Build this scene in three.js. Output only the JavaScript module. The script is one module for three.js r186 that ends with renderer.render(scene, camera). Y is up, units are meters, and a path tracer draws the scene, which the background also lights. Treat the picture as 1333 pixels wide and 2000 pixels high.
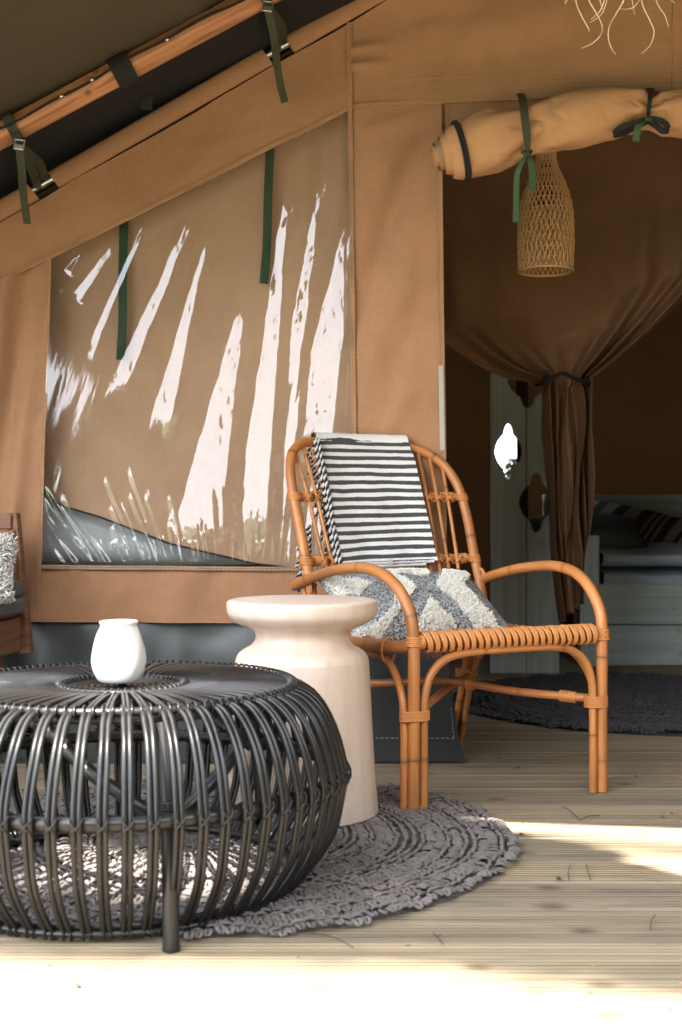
import * as THREE from 'three';
import { mergeGeometries } from 'three/addons/utils/BufferGeometryUtils.js';
import { RoundedBoxGeometry } from 'three/addons/geometries/RoundedBoxGeometry.js';
import { Brush, Evaluator, SUBTRACTION } from 'three-bvh-csg';

// ---------------------------------------------------------------- camera, sky, sun, exposure
const V = (x, y, z) => new THREE.Vector3(x, y, z);
const scene = new THREE.Scene();
const FOC = 2480, EYE = 0.634;                       // focal length in pixels of the photograph, camera height in metres
const camera = new THREE.PerspectiveCamera(2 * Math.atan(1000 / FOC) * 180 / Math.PI, 682 / 1024, 0.05, 400);
camera.position.set(0, EYE, 0);
camera.lookAt(0, EYE, -1);
camera.focus = 2.85;
camera.userData.fStop = 5;
const renderer = new THREE.WebGLRenderer({ antialias: true });
renderer.setSize(682, 1024);
renderer.toneMapping = THREE.LinearToneMapping;
renderer.toneMappingExposure = 7.3;
renderer.shadowMap.enabled = true;

function rng(seed) { let s = seed | 0; return () => { s = (s + 0x6d2b79f5) | 0; let t = Math.imul(s ^ (s >>> 15), 1 | s); t = (t + Math.imul(t ^ (t >>> 7), 61 | t)) ^ t; return ((t ^ (t >>> 14)) >>> 0) / 4294967296; }; }
function hash(x, y) { let h = Math.imul(x | 0, 374761393) + Math.imul(y | 0, 668265263); h = Math.imul(h ^ (h >>> 13), 1274126177); return ((h ^ (h >>> 16)) >>> 0) / 4294967296; }
const mod = (a, n) => ((a % n) + n) % n;
function vnoise(x, y, px = 4096, py = 4096) {         // value noise, periodic
  const xi = Math.floor(x), yi = Math.floor(y), fx = x - xi, fy = y - yi;
  const sx = fx * fx * (3 - 2 * fx), sy = fy * fy * (3 - 2 * fy);
  const x0 = mod(xi, px), x1 = mod(xi + 1, px), y0 = mod(yi, py), y1 = mod(yi + 1, py);
  const a = hash(x0, y0), b = hash(x1, y0), c = hash(x0, y1), d = hash(x1, y1);
  return a + (b - a) * sx + (c - a) * sy + (a - b - c + d) * sx * sy;
}
function fbm(x, y, oct = 4, px = 4096, py = 4096) { let s = 0, a = 0.5, n = 0; for (let i = 0; i < oct; i++) { s += a * vnoise(x + i * 17, y + i * 31, px, py); n += a; a *= 0.5; x *= 2; y *= 2; px *= 2; py *= 2; } return s / n; }
const sstep = (a, b, x) => { const t = Math.min(1, Math.max(0, (x - a) / (b - a))); return t * t * (3 - 2 * t); };
const lerp = (a, b, t) => a + (b - a) * t;

// hazy bright sky
{
  const w = 512, h = 256, data = new Float32Array(w * h * 4);
  for (let y = 0; y < h; y++) for (let x = 0; x < w; x++) {
    const el = (y + 0.5) / h - 0.5, e = Math.max(0, el * 2), i = (y * w + x) * 4;
    const cl = sstep(0.42, 0.7, fbm(x / 512 * 12, y / 256 * 9, 4, 12, 9)) * 0.75;
    const f = 1 - Math.pow(e, 0.55);
    let r = lerp(0.76, 1.60, f), g = lerp(0.90, 1.66, f), b = lerp(1.18, 1.76, f);
    r = lerp(r, 2.05, cl); g = lerp(g, 2.03, cl); b = lerp(b, 2.0, cl);
    if (el < 0) { r = g = b = 0.35; }
    const S = 0.65; data[i] = r * S; data[i + 1] = g * S; data[i + 2] = b * S; data[i + 3] = 1;
  }
  const t = new THREE.DataTexture(data, w, h, THREE.RGBAFormat, THREE.FloatType);
  t.mapping = THREE.EquirectangularReflectionMapping; t.magFilter = THREE.LinearFilter; t.wrapS = THREE.RepeatWrapping; t.needsUpdate = true;
  scene.background = t; scene.environment = t;
}
const KX = -0.25, KZ = 0.80;                          // sun: sideways and towards the viewer, per metre of height
const sun = new THREE.DirectionalLight(new THREE.Color(1, 0.93, 0.84), 5);
sun.position.set(KX * 20, 20, KZ * 20);
sun.castShadow = true;
Object.assign(sun.shadow.camera, { left: -8, right: 8, top: 8, bottom: -8, near: 1, far: 60 });
sun.shadow.mapSize.set(2048, 2048);
scene.add(sun, sun.target);

// ---------------------------------------------------------------- helpers
const P = (px, py, d) => V((px - 666.5) * d / FOC, EYE - (py - 1000) * d / FOC, -d);   // a point seen in the photograph at depth d
const counts = {};
const numbered = (n) => { const k = counts[n] = (counts[n] ?? -1) + 1; return k ? n + '_' + String(k).padStart(3, '0') : n; };
function thing(name, label, category, group) {
  const o = new THREE.Group(); o.name = numbered(name); o.userData = { label, category };
  if (group) o.userData.group = group;
  scene.add(o); return o;
}
function struct(name) { const o = new THREE.Group(); o.name = numbered(name); o.userData = { kind: 'structure', label: '', category: '' }; delete o.userData.label; delete o.userData.category; scene.add(o); return o; }
function rebase(o) {                                   // moves the group's origin to the foot of the thing
  o.updateMatrixWorld(true);
  const b = new THREE.Box3().setFromObject(o), c = V((b.min.x + b.max.x) / 2, b.min.y, (b.min.z + b.max.z) / 2);
  for (const k of o.children) k.position.sub(c);
  o.position.add(c); return o;
}
function merged(list) {
  list = list.flat(9).filter(Boolean);
  if (list.length === 1) return list[0];
  if (list.some((g) => !g.index)) list = list.map((g) => g.index ? g.toNonIndexed() : g);
  const col = list.some((g) => g.attributes.color);
  for (const g of list) {
    for (const k of Object.keys(g.attributes)) if (!['position', 'normal', 'uv', 'color'].includes(k)) g.deleteAttribute(k);
    if (col && !g.attributes.color) g.setAttribute('color', new THREE.BufferAttribute(new Float32Array(g.attributes.position.count * 3).fill(1), 3));
  }
  return mergeGeometries(list);
}
function part(name, geos, mat, parent, kind) {
  const m = new THREE.Mesh(merged([geos]), mat); m.name = numbered(name); m.castShadow = m.receiveShadow = true;
  if (kind) m.userData.kind = kind;
  parent.add(m); return m;
}
function copies(name, geo, mat, mats, parent, colors) {   // what nobody could count
  const m = new THREE.InstancedMesh(geo, mat, mats.length); m.name = numbered(name);
  mats.forEach((x, i) => m.setMatrixAt(i, x));
  if (colors) colors.forEach((c, i) => m.setColorAt(i, c));
  m.castShadow = m.receiveShadow = true; m.userData.kind = 'stuff'; parent.add(m); return m;
}
// a tube of varying radius along points; color(t, angle) gives vertex colours
function tube(pts, r, o = {}) {
  const curve = pts.isCurve ? pts : new THREE.CatmullRomCurve3(pts, !!o.closed, 'centripetal');
  const L = curve.getLength(), seg = o.seg ?? Math.max(4, Math.ceil(L / 0.012)), rad = o.rad ?? 10, fr = curve.computeFrenetFrames(seg, !!o.closed);
  const pos = [], nor = [], uv = [], col = [], idx = [], n = V(), p = V();
  for (let i = 0; i <= seg; i++) {
    curve.getPointAt(i / seg, p);
    const rr = typeof r === 'function' ? r(i / seg, L) : r, u0 = o.v0 ?? 0;
    for (let j = 0; j <= rad; j++) {
      const a = j / rad * Math.PI * 2;
      n.copy(fr.normals[i % (seg + 1)]).multiplyScalar(Math.cos(a)).addScaledVector(fr.binormals[i], Math.sin(a));
      pos.push(p.x + n.x * rr, p.y + n.y * rr, p.z + n.z * rr); nor.push(n.x, n.y, n.z); uv.push(j / rad * Math.PI * 2 * rr, i / seg * L + u0);
      if (o.color) col.push(...o.color(i / seg, L, a));
    }
  }
  for (let i = 0; i < seg; i++) for (let j = 0; j < rad; j++) { const a = i * (rad + 1) + j, b = a + rad + 1; idx.push(a, a + 1, b, b, a + 1, b + 1); }
  if (!o.closed && o.caps !== false) for (const e of [0, seg]) {
    const c = pos.length / 3; curve.getPointAt(e / seg, p); const t = fr.tangents[e].clone().multiplyScalar(e ? 1 : -1);
    pos.push(p.x, p.y, p.z); nor.push(t.x, t.y, t.z); uv.push(0, 0); if (o.color) col.push(...o.color(e / seg, L, 0));
    for (let j = 0; j <= rad; j++) { const k = (e * (rad + 1) + j) * 3; pos.push(pos[k], pos[k + 1], pos[k + 2]); nor.push(t.x, t.y, t.z); uv.push(0, 0); if (o.color) col.push(...o.color(e / seg, L, 0)); }
    for (let j = 0; j < rad; j++) e ? idx.push(c, c + 1 + j, c + 2 + j) : idx.push(c, c + 2 + j, c + 1 + j);
  }
  const g = new THREE.BufferGeometry();
  g.setAttribute('position', new THREE.Float32BufferAttribute(pos, 3)); g.setAttribute('normal', new THREE.Float32BufferAttribute(nor, 3)); g.setAttribute('uv', new THREE.Float32BufferAttribute(uv, 2));
  if (o.color) g.setAttribute('color', new THREE.Float32BufferAttribute(col, 3));
  g.setIndex(idx); return g;
}
// a surface from f(u, v); uv in metres unless uvf is given
function surf(f, nu, nv, uvf) {
  const pos = [], uv = [], idx = [];
  for (let j = 0; j <= nv; j++) for (let i = 0; i <= nu; i++) {
    const p = f(i / nu, j / nv); pos.push(p.x, p.y, p.z);
    const t = uvf ? uvf(i / nu, j / nv, p) : [p.x, p.y]; uv.push(t[0], t[1]);
  }
  for (let j = 0; j < nv; j++) for (let i = 0; i < nu; i++) { const a = j * (nu + 1) + i, b = a + nu + 1; idx.push(a, a + 1, b + 1, a, b + 1, b); }
  const g = new THREE.BufferGeometry();
  g.setAttribute('position', new THREE.Float32BufferAttribute(pos, 3)); g.setAttribute('uv', new THREE.Float32BufferAttribute(uv, 2)); g.setIndex(idx); g.computeVertexNormals(); return g;
}
// a cloth sheet between four corners seen in the photograph (bottom left, bottom right, top right, top left) at depth d
function sheet(c, d, nu, nv, disp) {
  return surf((u, v) => {
    const x = lerp(lerp(c[0][0], c[1][0], u), lerp(c[3][0], c[2][0], u), v), y = lerp(lerp(c[0][1], c[1][1], u), lerp(c[3][1], c[2][1], u), v);
    const p = P(x, y, d); if (disp) p.z += disp(x, y, u, v); return p;
  }, nu, nv);
}
// a flat strap of width w and thickness th along points
function ribbon(pts, w, wdir, th = 0.0016, seg) {
  const curve = new THREE.CatmullRomCurve3(pts, false, 'centripetal'), n = seg ?? Math.max(6, pts.length * 5), pos = [], uv = [], idx = [], T = V(), W = V(), N = V(), p = V(), L = curve.getLength();
  const rows = [];
  for (let i = 0; i <= n; i++) {
    const t = i / n; curve.getPointAt(t, p); curve.getTangentAt(t, T);
    W.copy(typeof wdir === 'function' ? wdir(t) : wdir); W.addScaledVector(T, -W.dot(T)).normalize(); N.crossVectors(W, T).normalize();
    const ww = typeof w === 'function' ? w(t) : w;
    rows.push([[-1, -1], [1, -1], [1, 1], [-1, 1]].map(([a, b]) => p.clone().addScaledVector(W, a * ww / 2).addScaledVector(N, b * th / 2)));
  }
  const quad = (a, b, c, d, v0, v1) => { const k = pos.length / 3; for (const q of [a, b, c, d]) pos.push(q.x, q.y, q.z); uv.push(0, v0, .02, v0, .02, v1, 0, v1); idx.push(k, k + 1, k + 2, k, k + 2, k + 3); };
  for (let i = 0; i < n; i++) for (let s = 0; s < 4; s++) quad(rows[i][(s + 1) % 4], rows[i][s], rows[i + 1][s], rows[i + 1][(s + 1) % 4], i / n * L, (i + 1) / n * L);
  quad(...rows[0], 0, 0); quad(...rows[n].slice().reverse(), 0, 0);
  const g = new THREE.BufferGeometry();
  g.setAttribute('position', new THREE.Float32BufferAttribute(pos, 3)); g.setAttribute('uv', new THREE.Float32BufferAttribute(uv, 2)); g.setIndex(idx); g.computeVertexNormals(); return g;
}
function box(w, h, d, p, bevel = 0.003, rot) {
  const g = new RoundedBoxGeometry(w, h, d, 2, Math.min(bevel, w / 2.1, h / 2.1, d / 2.1));
  const a = g.attributes.position, n = g.attributes.normal, uv = [];
  for (let i = 0; i < a.count; i++) { const x = a.getX(i), y = a.getY(i), z = a.getZ(i), nx = Math.abs(n.getX(i)), ny = Math.abs(n.getY(i)), nz = Math.abs(n.getZ(i)); uv.push(...(nx > ny && nx > nz ? [z, y] : ny > nz ? [x, z] : [x, y])); }
  g.setAttribute('uv', new THREE.Float32BufferAttribute(uv, 2));
  if (rot) { if (rot.isQuaternion) g.applyQuaternion(rot); else { g.rotateX(rot[0]); g.rotateY(rot[1]); g.rotateZ(rot[2]); } }
  g.translate(p.x, p.y, p.z); return g;
}
// loops of binding round a bundle: centre, axis of the bundle, the two half widths, number of loops
function binding(c, axis, a, b, n, pitch, r, o = {}) {
  const out = [], ax = axis.clone().normalize();
  for (let k = 0; k < n; k++) {
    const pts = [];
    for (let i = 0; i < 16; i++) { const t = i / 16 * Math.PI * 2; pts.push(c.clone().addScaledVector(ax, (k - (n - 1) / 2) * pitch + (o.slant ?? 0) * Math.sin(t)).addScaledVector(a, Math.cos(t)).addScaledVector(b, Math.sin(t))); }
    out.push(tube(pts, r, { closed: true, seg: 24, rad: 6, color: o.color }));
  }
  return out;
}
// short thread stitches along a polyline lying in the wall plane
function stitches(pts, step = 0.0105, w = 0.0016, lift = 0.0012) {
  const curve = new THREE.CatmullRomCurve3(pts, false, 'catmullrom', 0), L = curve.getLength(), n = Math.floor(L / step), out = [], T = V(), p = V();
  for (let i = 0; i < n; i++) {
    curve.getPointAt((i + 0.5) / n, p); curve.getTangentAt((i + 0.5) / n, T);
    const g = new THREE.CapsuleGeometry(w / 2, step * 0.5, 1, 5); g.rotateZ(Math.atan2(T.y, T.x) - Math.PI / 2); g.translate(p.x, p.y, p.z + lift); out.push(g);
  }
  return out;
}
function inside(x, y, poly) { let c = false; for (let i = 0, j = poly.length - 1; i < poly.length; j = i++) { const [xi, yi] = poly[i], [xj, yj] = poly[j]; if ((yi > y) !== (yj > y) && x < (xj - xi) * (y - yi) / (yj - yi) + xi) c = !c; } return c; }

// ---------------------------------------------------------------- textures and materials
function tex(w, h, f, size, srgb) {                   // f(x01, y01, i, j) gives one value or [r, g, b] in 0..1; size = metres covered by the tile
  const data = new Uint8Array(w * h * 4);
  for (let j = 0; j < h; j++) for (let i = 0; i < w; i++) {
    let c = f(i / w, j / h, i, j); if (typeof c === 'number') c = [c, c, c];
    for (let k = 0; k < 3; k++) data[(j * w + i) * 4 + k] = Math.max(0, Math.min(255, Math.round(c[k] * 255)));
    data[(j * w + i) * 4 + 3] = 255;
  }
  const t = new THREE.DataTexture(data, w, h); t.wrapS = t.wrapT = THREE.RepeatWrapping; t.magFilter = THREE.LinearFilter;
  if (srgb) t.colorSpace = THREE.SRGBColorSpace;
  if (size) t.repeat.set(1 / size[0], 1 / size[1]);
  t.needsUpdate = true; return t;
}
const lin = (r, g, b) => new THREE.Color().setRGB(r, g, b);
const s2 = (x) => Math.pow(Math.max(0, x), 1 / 2.2);
const weaveBump = tex(512, 512, (u, v, i, j) => 0.5 + 0.16 * (((i >> 1) + (j >> 1)) % 2 ? 1 : -1) * (0.5 + 0.5 * vnoise(u * 64, v * 8, 64, 8)) + 0.3 * (fbm(u * 9, v * 9, 4, 9, 9) - 0.5), [0.26, 0.26]);
const clothTone = (base, amt, seed = 0) => tex(512, 512, (u, v) => { const n = 1 + amt * (fbm(u * 6 + seed, v * 6, 5, 6, 6) - 0.5) * 2 + amt * 0.5 * (vnoise(u * 256, v * 40, 256, 40) + vnoise(u * 40, v * 256, 40, 256) - 1); return base.map((c) => s2(c * n)); }, [0.9, 0.9], true);
function cloth(base, amt = 0.1, o = {}) { return new THREE.MeshPhysicalMaterial({ map: clothTone(base, amt, o.seed), bumpMap: weaveBump, bumpScale: o.bump ?? 0.0006, roughness: o.rough ?? 0.9, sheen: 0.15, sheenRoughness: 0.6, sheenColor: lin(...base), side: THREE.DoubleSide }); }
const M = {};
M.canvas = cloth([0.425, 0.222, 0.111], 0.14);
M.canvasIn = cloth([0.39, 0.225, 0.118], 0.10, { seed: 3 });
M.blind = cloth([0.49, 0.312, 0.192], 0.10, { seed: 33 });
M.rolled = cloth([0.56, 0.295, 0.135], 0.08, { seed: 5 });
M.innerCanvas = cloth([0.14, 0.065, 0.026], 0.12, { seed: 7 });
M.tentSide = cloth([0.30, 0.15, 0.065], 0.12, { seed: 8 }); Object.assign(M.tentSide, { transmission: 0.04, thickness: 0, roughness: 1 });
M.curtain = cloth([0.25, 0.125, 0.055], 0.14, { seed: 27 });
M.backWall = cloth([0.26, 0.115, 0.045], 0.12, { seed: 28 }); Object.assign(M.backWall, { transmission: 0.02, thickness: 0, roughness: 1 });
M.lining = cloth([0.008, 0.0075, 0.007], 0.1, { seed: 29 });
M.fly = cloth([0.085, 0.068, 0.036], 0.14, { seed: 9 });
M.skirt = new THREE.MeshPhysicalMaterial({ color: lin(0.052, 0.06, 0.058), roughness: 0.36, bumpMap: weaveBump, bumpScale: 0.0003, side: THREE.DoubleSide });
M.thread = new THREE.MeshStandardMaterial({ color: lin(0.62, 0.45, 0.28), roughness: 0.8 });
M.threadGrey = new THREE.MeshStandardMaterial({ color: lin(0.55, 0.55, 0.52), roughness: 0.8 });
M.vinyl = new THREE.MeshPhysicalMaterial({ color: lin(0.97, 0.97, 0.96), transmission: 1, thickness: 0, roughness: 0.045, ior: 1.82, side: THREE.DoubleSide });
M.velcro = cloth([0.5, 0.46, 0.4], 0.08, { seed: 2 });
const webBump = tex(64, 64, (u, v) => 0.5 + 0.5 * Math.sin(v * Math.PI * 16 + Math.abs(u - 0.5) * 20), [0.02, 0.02]);
const web = (c) => new THREE.MeshStandardMaterial({ color: lin(...c), roughness: 0.75, bumpMap: webBump, bumpScale: 0.0006, side: THREE.DoubleSide });
M.strap = web([0.05, 0.06, 0.032]); M.strapGreen = web([0.022, 0.06, 0.026]); M.strapLight = web([0.058, 0.112, 0.048]); M.strapBlack = web([0.012, 0.013, 0.012]);
M.metal = new THREE.MeshStandardMaterial({ color: lin(0.62, 0.62, 0.6), metalness: 1, roughness: 0.28 });
function woodTex(base, dark, o = {}) {                // grain runs along u
  const k = rng(o.seed ?? 1), knots = Array.from({ length: o.knots ?? 5 }, () => [k(), k(), 0.004 + k() * 0.01]), ar = (o.size ?? [1, 0.2])[0] / (o.size ?? [1, 0.2])[1];
  return tex(o.w ?? 1024, o.h ?? 256, (u, v) => {
    let kd = 0, push = 0;
    for (const [a, b, r] of knots) { let du = Math.abs(u - a); du = Math.min(du, 1 - du); let dv = v - b; if (dv > .5) dv -= 1; if (dv < -.5) dv += 1; const q = (du * du) / (r * r * 2) + (dv * dv) / (r * r * ar * ar); kd = Math.max(kd, Math.exp(-q)); push += Math.exp(-q * 0.12) * Math.sign(dv) * 0.5; }
    const y = v + 0.04 * (fbm(u * 4, v * 3, 3, 4, 3) - 0.5), g = 0.5 + 0.5 * Math.sin((y * (o.rings ?? 14) + push + 1.5 * fbm(u * 3, v * 4, 3, 3, 4)) * Math.PI * 2);
    const fine = vnoise(u * 12, v * 180, 12, 180), mid = fbm(u * 5, v * 26, 4, 5, 26);
    let t = (o.ring ?? 0.35) * g * g + (o.fine ?? 0.3) * fine * mid * 1.4 + (o.mid ?? 0.4) * mid - 0.12;
    t = Math.min(1, Math.max(0, t)); t = Math.max(t, kd * 1.1);
    const spot = o.specks && vnoise(u * 300, v * 70, 300, 70) > 1 - o.specks && vnoise(u * 9, v * 6, 9, 6) > 0.45 ? 0.5 : 0;
    t = Math.min(1.25, t + spot);
    const st = o.stain ? (fbm(u * 7 + 5, v * 3, 4, 7, 3) - 0.5) * o.stain : 0;
    return base.map((c, i) => s2(lerp(c, dark[i], t) * (1 + st)));
  }, o.size ?? [1, 0.2], true);
}
function moved(t, x, y) { const c = t.clone(); c.offset.set(x, y); c.needsUpdate = true; return c; }
const wood = (t, rough = 0.6, c = [1, 1, 1]) => new THREE.MeshStandardMaterial({ map: t, color: lin(...c), roughness: rough });
// ---------------------------------------------------------------- ground, deck
const WD = 3.50;                                       // distance of the tent's front wall
{
  const g = new THREE.PlaneGeometry(300, 300, 1, 1); g.rotateX(-Math.PI / 2);
  const grassT = tex(512, 512, (u, v) => { const n = fbm(u * 12, v * 12, 5, 12, 12), f = vnoise(u * 256, v * 256, 256, 256); return [s2(0.045 + 0.05 * n * f), s2(0.075 + 0.06 * n * f), s2(0.022 + 0.02 * n)]; }, [0.013, 0.013], true);
  const m = new THREE.Mesh(g, new THREE.MeshStandardMaterial({ map: grassT, roughness: 1 }));
  m.name = 'ground'; m.userData.kind = 'structure'; m.position.y = -0.16; m.receiveShadow = true; scene.add(m);
}
{
  const deck = struct('deck');
  const t = woodTex([0.325, 0.262, 0.172], [0.135, 0.098, 0.058], { w: 2048, h: 256, size: [2.4, 0.14], seed: 4, knots: 4, rings: 3.2, ring: 0.28, mid: 0.55, fine: 0.5, specks: 0.004, stain: 0.5 });
  const k = rng(8), mats = [];
  for (let i = 0; i < 8; i++) { const q = 0.82 + k() * 0.32; mats.push(new THREE.MeshStandardMaterial({ map: moved(t, k(), k() * 0.2), color: lin(q, q * (0.97 + k() * 0.05), q * (0.93 + k() * 0.1)), roughness: 0.7 })); }
  const W = 0.14, GAP = 0.007, prof = [];              // grooved profile across the board, y = 0 is the walking surface
  prof.push([0, -0.026], [0, -0.003], [0.003, 0]);
  const ng = 10, pitch = (W - 0.006) / ng;
  for (let i = 0; i < ng; i++) { const x = 0.003 + i * pitch; prof.push([x + pitch * 0.62, 0], [x + pitch * 0.70, -0.0016], [x + pitch * 0.90, -0.0016], [x + pitch * 0.98, 0]); }
  prof.push([W, -0.003], [W, -0.026]);
  const x0 = -4.2, x1 = 5.2, pos = [], uv = [], idx = [];
  for (let i = 0; i + 1 < prof.length; i++) {
    const a = prof[i], b = prof[i + 1], q = pos.length / 3;
    pos.push(x0, a[1], a[0], x1, a[1], a[0], x1, b[1], b[0], x0, b[1], b[0]); uv.push(x0, a[0], x1, a[0], x1, b[0], x0, b[0]); idx.push(q, q + 2, q + 1, q, q + 3, q + 2);
  }
  const q = pos.length / 3; pos.push(x0, -0.026, 0, x1, -0.026, 0, x1, -0.026, W, x0, -0.026, W); uv.push(0, 0, 1, 0, 1, W, 0, W); idx.push(q, q + 1, q + 2, q, q + 2, q + 3);
  const g = new THREE.BufferGeometry(); g.setAttribute('position', new THREE.Float32BufferAttribute(pos, 3)); g.setAttribute('uv', new THREE.Float32BufferAttribute(uv, 2)); g.setIndex(idx); g.computeVertexNormals();
  let n = 0;
  for (let z = 1.5; z > -6.75; z -= W + GAP) {
    const m = new THREE.Mesh(g, mats[(n * 5 + (n >> 2)) % 8]); m.name = numbered('plank'); m.position.set((hash(n, 3) - 0.5) * 0.6, (hash(n, 9) - 0.5) * 0.0012, z - W); m.receiveShadow = m.castShadow = true; deck.add(m); n++;
  }
  const joist = part('joist', [-3.5, -2.2, -0.9, 0.4, 1.7, 3.0, 4.3].map((x) => box(0.06, 0.1, 8.2, V(x, -0.078, -2.6))), new THREE.MeshStandardMaterial({ color: lin(0.2, 0.15, 0.09), roughness: 0.9 }), deck);
}

// ---------------------------------------------------------------- the tent
const tent = thing('safari_tent', 'large tan canvas tent with clear window and rolled-up door behind the chair', 'tent');
const seamY = (x) => 552 - (x) * 343 / 690;            // seam above the window
const hemY = (x) => 437 - x * 393 / 683;               // stitched lower edge of the sleeve at the gable
const k2 = (x, y, s, a) => a * (fbm(x / s + 40, y / s + 40, 3) - 0.5) * 2;
const drape = (x, y) => k2(x * 0.9 + y * 0.5, y * 0.35 - x * 0.25, 105, 0.018) + k2(x * 0.35 - y * 0.6 + 900, y * 0.9 + x * 0.5, 60, 0.004);
{
  // panels of the front wall
  part('wall_panel', sheet([[-750, seamY(-750)], [690, 209], [683, 44], [-750, hemY(-750)]], WD, 120, 30, (x, y) => drape(x, y) + 0.010 * Math.exp(-Math.pow((x * 0.45 + y - 690 - 0) / 26, 2)) * (x < 150 ? 1 : 0)), M.canvas, tent);
  part('wall_panel', sheet([[-750, 1213], [75, 1213], [98, 503.3], [-750, seamY(-750)]], WD, 90, 70, (x, y, u) => drape(x, y) + 0.032 * Math.sin(x * 0.075 + y * 0.012) * sstep(-300, -60, x) * (1 - sstep(20, 80, x)) * (0.4 + 0.6 * fbm(x / 60, y / 200, 2))), M.canvas, tent);
  part('wall_panel', sheet([[75, 1213], [697, 1216], [694, 1112], [78, 1108]], WD, 80, 16, (x, y) => drape(x, y) + 0.007 * Math.exp(-Math.pow((x - 78 - (1213 - y) * 0.9 + 20) / 22, 2))), M.canvas, tent);
  part('wall_panel', sheet([[697, 1216], [872, 1216], [862, 196], [690, 209]], WD, 30, 120, (x, y) => drape(x, y) - 0.024 * Math.exp(-Math.pow((x - 800 + (y - 330) * 0.35) / 30, 2)) * sstep(230, 330, y) * (1 - sstep(450, 700, y)) + 0.012 * Math.exp(-Math.pow((y - 260 + (x - 700) * 0.25) / 18, 2)) * sstep(690, 720, x)), M.canvas, tent);
  part('wall_panel', sheet([[690, 209], [1313, 178], [1313, -318], [683, 44]], WD, 80, 60, (x, y) => drape(x, y) + 0.008 * (Math.exp(-Math.pow((y - 95 + (x - 690) * 0.12) / 9, 2)) + Math.exp(-Math.pow((y - 128 + (x - 690) * 0.05) / 8, 2))) * (1 - sstep(705, 780, x)) + 0.004 * Math.sin(y * 0.05 + x * 0.012)), M.canvas, tent);
  part('wall_panel', sheet([[1313, 178], [1936, 209], [1943, 44], [1313, -318]], WD, 40, 40, drape), M.canvas, tent);
  part('wall_panel', sheet([[1754, 1216], [3376, 1216], [3376, seamY(-750)], [1764, 196]], WD, 60, 60, drape), M.canvas, tent);
  part('wall_panel', sheet([[1936, 209], [3376, seamY(-750)], [3376, hemY(-750)], [1943, 44]], WD, 60, 30, drape), M.canvas, tent);
  // lintel behind the rolled door, with the panel that shows above it
  part('door_header', sheet([[862, 300], [1313, 205], [1313, 178], [862, 200]], WD + 0.012, 40, 8, (x, y) => 0.004 * Math.sin(x * 0.03)), M.canvas, tent);
  // seams: folded strips, a few millimetres proud, with their stitches
  const seam = (pts, w = 0.012, z = 0.005) => { const q = pts.map(([x, y]) => { const p = P(x, y, WD); p.z += z + drape(x, y); return p; }); return ribbon(q, w, (t) => { const a = q[0], b = q[q.length - 1]; return V(-(b.y - a.y), b.x - a.x, 0).normalize(); }, 0.004, 60); };
  const st = (pts, z = 0.0075) => stitches(pts.map(([x, y]) => { const p = P(x, y, WD); p.z += z + drape(x, y); return p; }));
  const line = (a, b, n = 24) => Array.from({ length: n + 1 }, (_, i) => [lerp(a[0], b[0], i / n), lerp(a[1], b[1], i / n)]);
  part('seam', seam(line([-200, seamY(-200)], [690, 209], 40)), M.canvas, tent);
  part('seam', seam(line([682, 44], [697, 1216], 40), 0.011), M.canvas, tent);
  part('seam', seam(line([98, 503], [75, 1213], 30), 0.012), M.canvas, tent);
  part('seam', seam(line([75, 1211], [697, 1214]), 0.010), M.canvas, tent);
  part('seam', seam(line([-700, 1211], [75, 1211]), 0.010), M.canvas, tent);
  part('seam', seam(line([691, 209], [1313, 176], 30), 0.010, 0.006), M.canvas, tent);
  part('window_border', seam(line([76, 1107], [694, 1112]), 0.012, 0.008), M.canvasIn, tent);
  part('stitching', [st(line([-200, seamY(-200) + 4], [690, 213], 40)), st(line([679, 48], [693, 1216], 40)), st(line([686, 48], [700, 1216], 40)), st(line([95, 505], [72, 1213], 30)), st(line([101, 505], [78, 1213], 30)), st(line([75, 1213], [697, 1216])), st(line([-200, 1213], [75, 1213])),
    st(line([0, hemY(0) + 2], [683, 46], 40), 0.004), st(line([683, 46], [900, -79], 20), 0.004), st(line([763, 161], [1333, 131], 30), 0.005), st(line([763, 187], [1333, 157], 30), 0.005), st(line([763, 161], [763, 187], 3), 0.005), st(line([691, 213], [1313, 180], 30), 0.009), st(line([858, 205], [866, 300], 8), 0.004), st(line([870, 198], [876, 262], 8), 0.004)], M.thread, tent, 'stuff');
  part('stitching', [st(line([78, 1105], [694, 1110]), 0.012), st(line([78, 1109], [694, 1114]), 0.012)], M.threadGrey, tent, 'stuff');
  // turned edge of the door opening and the touch fastener on it
  part('door_edge', [ribbon([[862, 200], [866, 600], [870, 850], [872, 1216]].map(([x, y]) => { const p = P(x - 3, y, WD); p.z += 0.004; return p; }), 0.011, V(1, 0, 0), 0.009, 40)], M.canvasIn, tent);
  part('touch_fastener', ribbon([[861, 715], [862.5, 800], [864, 880]].map(([x, y]) => { const p = P(x, y, WD); p.z += 0.0105; return p; }), 0.013, V(1, 0, 0), 0.003, 12), M.velcro, tent);
  // sleeve along the gable with gaps, the rod inside it
  const ax = (x, off = 19) => { const p = P(x, hemY(x), WD); const n = V(393, -683, 0).normalize(); p.addScaledVector(V(-n.x, -n.y, 0), off * WD / FOC); p.x -= 0; return p; };
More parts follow.
